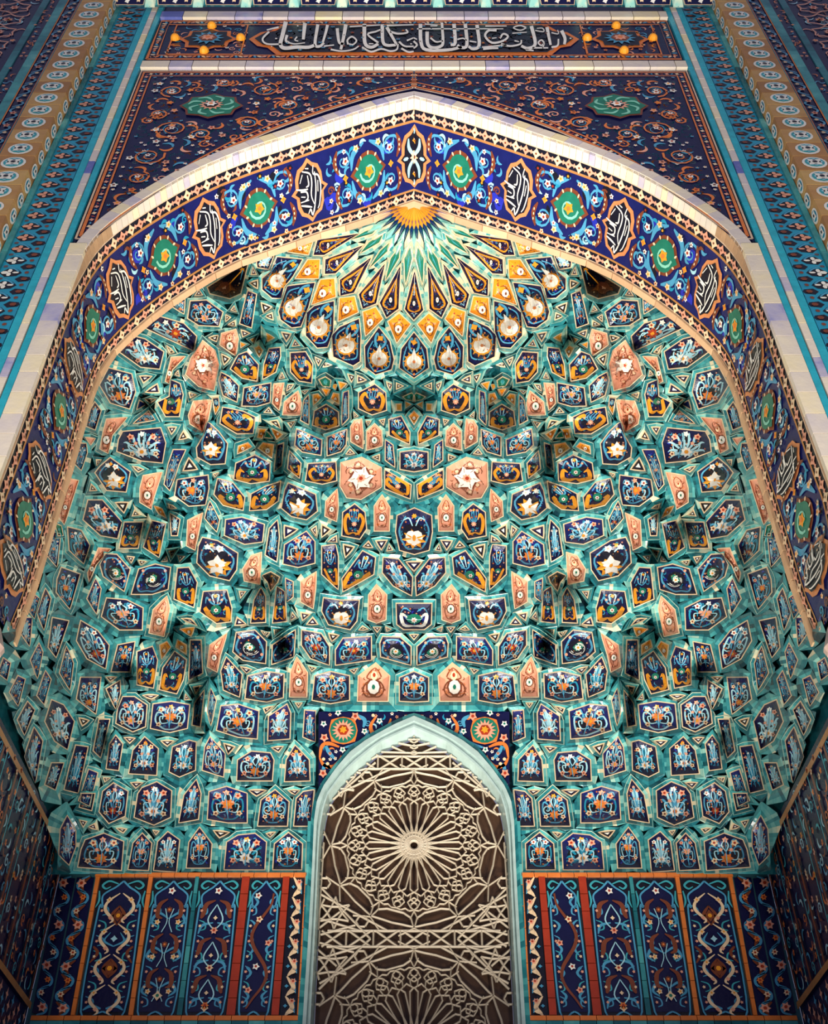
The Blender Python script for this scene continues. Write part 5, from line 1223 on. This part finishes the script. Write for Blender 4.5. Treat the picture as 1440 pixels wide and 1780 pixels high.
# --- dado of tall mosaic panels; corners in canonical pixels: top-left, top-right, bottom-right, bottom-left
def Quad(c):
    c = np.array(c, float)
    def P(u, v, lay=0):
        p = (c[0] * (1 - u) + c[1] * u) * (1 - v) + (c[3] * (1 - u) + c[2] * u) * v; return BP(p[0], p[1], lay, .01)
    return P
def dado(name, label, quad, style, seed, lab2):
    wpx = quad[1][0] - quad[0][0]; hpx = quad[3][1] - quad[0][1]; asp = wpx / hpx; P = Quad(quad); r = empty(name, label, 'mosaic panel', P(.5, 1)); m = MB()
    m.add([P(0, 0), P(1, 0), P(1, 1), P(0, 1)], [(0, 1, 2, 3)], 'black' if style != 'vine' else 'navy'); m.build('ground', r)
    g = random.Random(seed); A = Art(P)
    def rb(ps, a, b_, mat, lay=3, mid=None, both=True):
        for s_ in ((1, -1) if both else (1,)): ribbon_px(A, [(.5 + s_ * u / 2, v) for u, v in ps], a, b_, mat, lay, mid, wpx, hpx)
    def fl(u, v, rpx, n, mat, ctr, lay=7, both=True):
        for s_ in ((1, -1) if both and abs(u) > .01 else (1,)):
            c_ = (.5 + s_ * u / 2, v); A.star(c_, [(c_[0] + rpx * (1 if q % 2 == 0 else .6) * math.cos(q * math.pi / n) / wpx, c_[1] + rpx * (1 if q % 2 == 0 else .6) * math.sin(q * math.pi / n) / hpx) for q in range(2 * n)], mat, lay)
            if ctr: A.star(c_, [(c_[0] + rpx * .35 * math.cos(q * 1.047) / wpx, c_[1] + rpx * .35 * math.sin(q * 1.047) / hpx) for q in range(6)], ctr, lay + 1)
    if style == 'vine':
        n = 10
        for k in range(n):
            v = (k + .5) / n; s_ = 1 if k % 2 else -1
            ribbon_px(A, [(.5 - s_ * .25, v - .06), (.5 + s_ * .3, v - .02), (.5 + s_ * .28, v + .03), (.5 - s_ * .2, v + .06)], 2, 2, 'sky', 2, 2.5, wpx, hpx)
            if seed % 2: ribbon_px(A, [(.5 - s_ * .3, v - .05), (.5 + s_ * .1, v), (.5 - s_ * .05, v + .05)], 2, 1, 'brown', 3, 5, wpx, hpx)
            c_ = ((.5 + s_ * .12) * 2 - 1, v); fl(c_[0], v, 6 if k % 3 else 9, 6, ('rose', 'orange', 'cream')[k % 3], 'red', 7, False)
        A.b.build('vine', r)
    elif style == 'scroll':
        n = 7
        for k in range(n):
            v = (k + .5) / n; ribbon_px(A, [(.25, v - .07), (.5, v - .03), (.7, v + .01), (.45, v + .05), (.3, v + .07)], 2, 2, 'cream', 3, 5, wpx, hpx); ribbon_px(A, [(.8, v - .05), (.75, v), (.85, v + .05)], 1.5, 1.5, 'sky', 2, 3, wpx, hpx)
            fl(.35, v - .03, 5.5, 6, 'rose', 'red', 7, False); fl(.3, v + .045, 5, 3, 'cream', None, 7, False); fl(-.45, v, 3.5, 4, 'sky', None, 3, False)
        A.b.build('vine', r)
    else:
        ogee = [(0, .03), (.3, .075), (.55, .1), (.78, .14), (.72, .22), (.86, .26), (.86, .97), (0, .97)]
        m_ = MB(); 
        def inner(v): return float(np.interp(v, [.03, .075, .1, .14, .22, .26, .97], [0, .3, .55, .78, .72, .86, .86]))
        vs = [.03, .075, .1, .14, .18, .22, .26, .45, .65, .85, .97]
        for a, c in zip(vs[:-1], vs[1:]): m_.poly([P(.5 - inner(a) / 2, a, 1), P(.5 + inner(a) / 2, a, 1), P(.5 + inner(c) / 2, c, 1), P(.5 - inner(c) / 2, c, 1)], 'navy')
        m_.build('field', r); rb(ogee, 3, 3, 'sky', 3); rb([(.2, .05), (.6, .03), (.85, .06), (.7, .085), (.5, .07)], 2, 1.5, 'teal', 3, 2); rb([(.95, .1), (.9, .17), (1, .22)], 2, 1, 'teal', 3, 2); A.b.build('ogee_border', r); A = Art(P)
        for k in range(7): v = .2 + .11 * k; rb([(.78, v), (.5, v + .02), (.45, v + .06), (.66, v + .075)], 1.2, 1.2, ('sky', 'teal')[k % 2], 2, 1.6); fl(.7, v + .045, 3, 5, ('rose', 'cream')[k % 2], None, 5)
        if style == 'chain':
            for k in range(4):
                v = .12 + k * .22; rb([(.06, v), (.5, v + .06), (.56, v + .12), (.2, v + .19), (.3, v + .215)], 1.5, 1.5, 'cream', 5, 4); fl(.45, v + .06 if k else v + .05, 5.5, 4, 'cream', 'gold'); fl(.3, v + .18, 4, 4, 'rose', None)
            for v in (.28, .66): fl(0, v, 11 if v < .5 else 13, 4, 'brown', 'gold', 4); rb([(0, v - .07), (.25, v), (0, v + .07)], 2, 2, 'brown', 4, 4)
            fl(0, .45, 6, 4, 'pale', None); rb([(0, .5), (.4, .46), (.2, .4)], 2, 1, 'sky', 3, 2); rb([(.8, .5), (.6, .55), (.85, .62)], 3, 2, 'brown', 3, 3); rb([(.1, .95), (.5, .93), (.8, .96)], 3, 2, 'sky', 3, 3)
        elif style == 'leaf':
            for k in range(3):
                v = .17 + k * .27; rb([(.1, v), (.5, v + .03), (.62, v + .1), (.7, v + .13)], 2, 3, 'brown', 4, 6); rb([(.0, v + .22), (.35, v + .14), (0, v + .03)], 1.5, 1.5, 'pale', 5, 1); rb([(.1, v + .16), (.6, v + .18), (.75, v + .24)], 2, 2, 'sky', 3, 3)
                fl(0, v + .13, 4, 4, 'cream', None); fl(0, v + .22, 7, 6, ('rose', 'cream', 'orange')[k], 'red')
            fl(0, .105, 7, 5, 'white', 'red'); fl(0, .95, 7, 4, 'cream', 'orange')
        elif style == 'flower':
            fl(0, .105, 7, 5, 'white', 'red')
            for k in range(3):
                v = .2 + k * .25; rb([(.15, v - .04), (.5, v), (.55, v + .08), (.3, v + .1)], 2, 2, 'brown', 4, 6); rb([(0, v + .1), (.5, v + .06), (.8, v + .12), (.5, v + .16)], 2, 2, 'sky', 3, 3); rb([(.25, v + .2), (.05, v + .12), (.2, v + .03)], 1.5, 1.5, 'pale', 5)
                fl(0, v + .04, 6, 8, 'brown', 'orange', 6); fl(.5, v + .13, 5.5, 5, 'cream', 'gold')
            fl(0, .86, 9, 4, 'cream', 'green')
        else:       # single winding stem
            pts = [(.5 + .28 * math.sin(v * 11), v) for v in np.linspace(.12, .95, 12)]; ribbon_px(A, pts, 3, 3, 'brown', 4, 3, wpx, hpx)
            for k in range(5): v = .14 + .17 * k; fl(.5 * math.sin(v * 11 + 2.5), v, 6.5, 5, ('white', 'cream', 'rose', 'white', 'rose')[k], 'red', 7, False); rb([(.7, v), (.4, v + .04), (.65, v + .09)], 1.5, 1.5, 'sky', 3, 3)
        A.b.build('mosaic_flowers', r, kind='stuff')
    mirror_thing(r, lab2)
def ribbon_px(A, pts, w0, w1, mat, lay, mid, wpx, hpx):
    q = smooth([(p[0] * wpx, p[1] * hpx) for p in pts], 5); N = len(q); L = []
    for i, p in enumerate(q):
        d = q[min(i + 1, N - 1)] - q[max(i - 1, 0)]; l = math.hypot(d[0], d[1]) or 1; nx, ny = -d[1] / l, d[0] / l; t = i / (N - 1)
        ww = .5 * ((w0 + (w1 - w0) * t) + (mid or 0) * math.sin(math.pi * t)); L += [A.P((p[0] + nx * ww) / wpx, (p[1] + ny * ww) / hpx, lay), A.P((p[0] - nx * ww) / wpx, (p[1] - ny * ww) / hpx, lay)]
    A.b.add(L, [(2 * i, 2 * i + 1, 2 * i + 3, 2 * i + 2) for i in range(N - 1)], mat)
T0, B0 = 1526, 1767
dado('dado_panel', 'slim dado strip with a vine of star flowers, in the left corner of the niche', [(104, T0 - 2), (131, T0 + 2), (83, B0), (56, B0 - 6)], 'vine', 2, 'slim dado strip with a vine of star flowers, in the right corner of the niche')
dado('dado_panel', 'slim dado strip with brown leaves, second from the left corner', [(134, T0), (164, T0), (122, B0), (87, B0)], 'vine', 3, 'slim dado strip with brown leaves, second from the right corner')
dado('dado_panel', 'broad dado panel with two pale looping chains, third from the left corner', [(176, T0), (259, T0), (222, B0), (134, B0)], 'chain', 4, 'broad dado panel with two pale looping chains, third from the right corner')
dado('dado_panel', 'dado panel with brown leaves and small yellow flowers, fourth from the left corner', [(268, T0), (340, T0), (306, B0), (234, B0)], 'flower', 5, 'dado panel with brown leaves and small yellow flowers, fourth from the right corner')
dado('dado_panel', 'dado panel with stacked pairs of brown leaves, fifth from the left corner', [(348, T0), (421, T0), (392, B0), (318, B0)], 'leaf', 6, 'dado panel with stacked pairs of brown leaves, fifth from the right corner')
dado('dado_panel', 'dado panel with one winding brown stem between the two red bars, left of the window', [(437, T0), (492, T0), (470, B0), (411, B0)], 'stem', 7, 'dado panel with one winding brown stem between the two red bars, right of the window')
dado('dado_panel', 'narrow dado strip with pale scrolling vine, directly left of the window', [(505, T0), (530, T0), (516, B0), (487, B0)], 'scroll', 8, 'narrow dado strip with pale scrolling vine, directly right of the window')
def bar(name, label, quad, mat, proud, lab2, n=8):
    c = np.array(quad, float); r = empty(name, label, 'tile bar', BP(*((c[2] + c[3]) / 2)))
    for k in range(n):
        m = MB(); L_ = lambda t: c[0] * (1 - t) + c[3] * t; R_ = lambda t: c[1] * (1 - t) + c[2] * t
        if abs(c[1][0] - c[0][0]) > abs(c[3][1] - c[0][1]): q = [c[0] + (c[1] - c[0]) * (k + .02) / n, c[0] + (c[1] - c[0]) * (k + .98) / n, c[3] + (c[2] - c[3]) * (k + .98) / n, c[3] + (c[2] - c[3]) * (k + .02) / n]
        else: q = [L_((k + .02) / n), R_((k + .02) / n), R_((k + .98) / n), L_((k + .98) / n)]
        V = [BP(*p, 0, proud) for p in q] + [BP(*p, 0, -.02) for p in q]; m.add(V, [(0, 1, 2, 3), (0, 4, 5, 1), (1, 5, 6, 2), (2, 6, 7, 3), (3, 7, 4, 0)], mat, rnd.uniform(.2, .6)); m.build('tile', r)
    mirror_thing(r, lab2)
bar('orange_bar', 'slim orange upright bar between the corner strips and the chain panel, left', [(168, T0), (175, T0), (131, B0), (124, B0)], 'orange', .04, 'slim orange upright bar between the corner strips and the chain panel, right')
bar('orange_bar', 'slim orange upright bar between the chain panel and the yellow-flower panel, left', [(260, T0), (267, T0), (232, B0), (224, B0)], 'orange', .04, 'slim orange upright bar between the chain panel and the yellow-flower panel, right')
bar('blue_bar', 'blue-green upright bar under the hanging triangle of the muqarnas, left', [(341, T0), (347, T0), (317, B0), (308, B0)], 'turq', .04, 'blue-green upright bar under the hanging triangle of the muqarnas, right')
bar('red_bar', 'broad red upright bar between dado panels, farther from the window, left', [(422, T0), (435, T0), (409, B0), (394, B0)], 'red', .04, 'broad red upright bar between dado panels, farther from the window, right')
bar('red_bar', 'broad red upright bar between dado panels, nearer the window, left', [(493, T0), (504, T0), (485, B0), (472, B0)], 'red', .04, 'broad red upright bar between dado panels, nearer the window, right')
bar('orange_bar', 'slim orange edge bar at the outer side of the window surround, left', [(531, T0), (535, T0), (521, B0), (517, B0)], 'orange', .045, 'slim orange edge bar at the outer side of the window surround, right')
bar('orange_bar', 'long flat orange bar on top of the dado, left of the window', [(168, 1520), (535, 1520), (534, 1526), (166, 1526)], 'orange', .05, 'long flat orange bar on top of the dado, right of the window', 16)
bar('orange_bar', 'long flat orange bar at the foot of the dado, left of the window', [(56, 1768), (520, 1768), (519, 1776), (54, 1776)], 'orange', .05, 'long flat orange bar at the foot of the dado, right of the window', 16)
bar('blue_bar', 'flat turquoise bar below the orange foot of the dado, left of the window', [(54, 1777), (520, 1777), (519, 1800), (50, 1800)], 'turq', .05, 'flat turquoise bar below the orange foot of the dado, right of the window', 16)
bar('blue_bar', 'upright teal bar beside the white frame of the window, left', [(536, 1430), (543, 1430), (525, 1800), (520, 1800)], 'turq', .05, 'upright teal bar beside the white frame of the window, right', 10)

# --- side walls: streaky mosaic seen at a grazing angle
def WPt(y, z, lay=0): return (-XS + .006 * lay + .01, y, z)
r = empty('side_mosaic', 'dark mosaic field with brown uprights on the left side wall of the niche', 'mosaic panel', (-XS, 10.5, 4.1)); A = Art(WPt)
for k in range(9): y = DF + .3 + k * .5; A.ribbon([(y, 4.2), (y, 5.9)], .05, .05, 'brown', 2, 1); A.ribbon([(y + .12, 4.2), (y + .12, 5.9)], .02, .02, 'teal', 2, 1)
A.ribbon([(DF, 5.86), (DB, 5.86)], .07, .07, 'ochre', 3, 1); A.ribbon([(DF, 4.16), (DB, 4.16)], .07, .07, 'ochre', 3, 1); A.b.build('uprights', r)
A = Art(WPt); scatter(A, lambda x, y: True, DF, DB - .1, 4.25, 5.8, .13, 31, 1, ('sky', 'brown', 'teal', 'orange', 'pale'), ('cream', 'rose', 'gold', 'orange'), .02, 1, 1.3); A.b.build('mosaic_flowers', r, kind='stuff')
mirror_thing(r, 'dark mosaic field with brown uprights on the right side wall of the niche')
r = empty('star_border', 'star-patterned border strip low on the left side wall', 'mosaic strip', (-XS, 10.5, 3.2)); A = Art(WPt)
for k in range(40):
    for j in range(5):
        y, z = DF + k * .11, 3.3 + j * .16 + (k % 2) * .08; A.star((y, z), [(y + .045 * math.cos(q * .7854) * (1 if q % 2 == 0 else .4), z + .07 * math.sin(q * .7854) * (1 if q % 2 == 0 else .4)) for q in range(8)], 'rose' if (k + j) % 3 else 'sky', 1)
A.b.build('star_tiles', r, kind='stuff'); mirror_thing(r, 'star-patterned border strip low on the right side wall')
# --- rounded marble ends of the engaged columns, at the foot of the arch band
for s_, lab in ((-1, 'rounded pale marble corner piece below the arch band at the left edge'), (1, 'rounded pale marble corner piece below the arch band at the right edge')):
    m = MB(); n = 14; x, _, z = un(-30, 1142, DF - .15); V = []; F = []; prof = [(0, 0, 0), (.09, .005, 0), (.14, .04, 0), (.16, .1, 0), (.15, .3, -.07), (.1, .8, -.32), (.09, 1.3, -.6)]
    for rr, dz, dx in prof: V += [(s_ * (-x - dx) + rr * math.cos(q * 6.2832 / n), DF - .15 + rr * math.sin(q * 6.2832 / n), z + dz) for q in range(n)]
    for i in range(len(prof) - 1): F += [(i * n + q, i * n + (q + 1) % n, (i + 1) * n + (q + 1) % n, (i + 1) * n + q) for q in range(n)]
    m.add(V, F, 'marble'); o = m.build('column_end'); tag(o, lab, 'column')
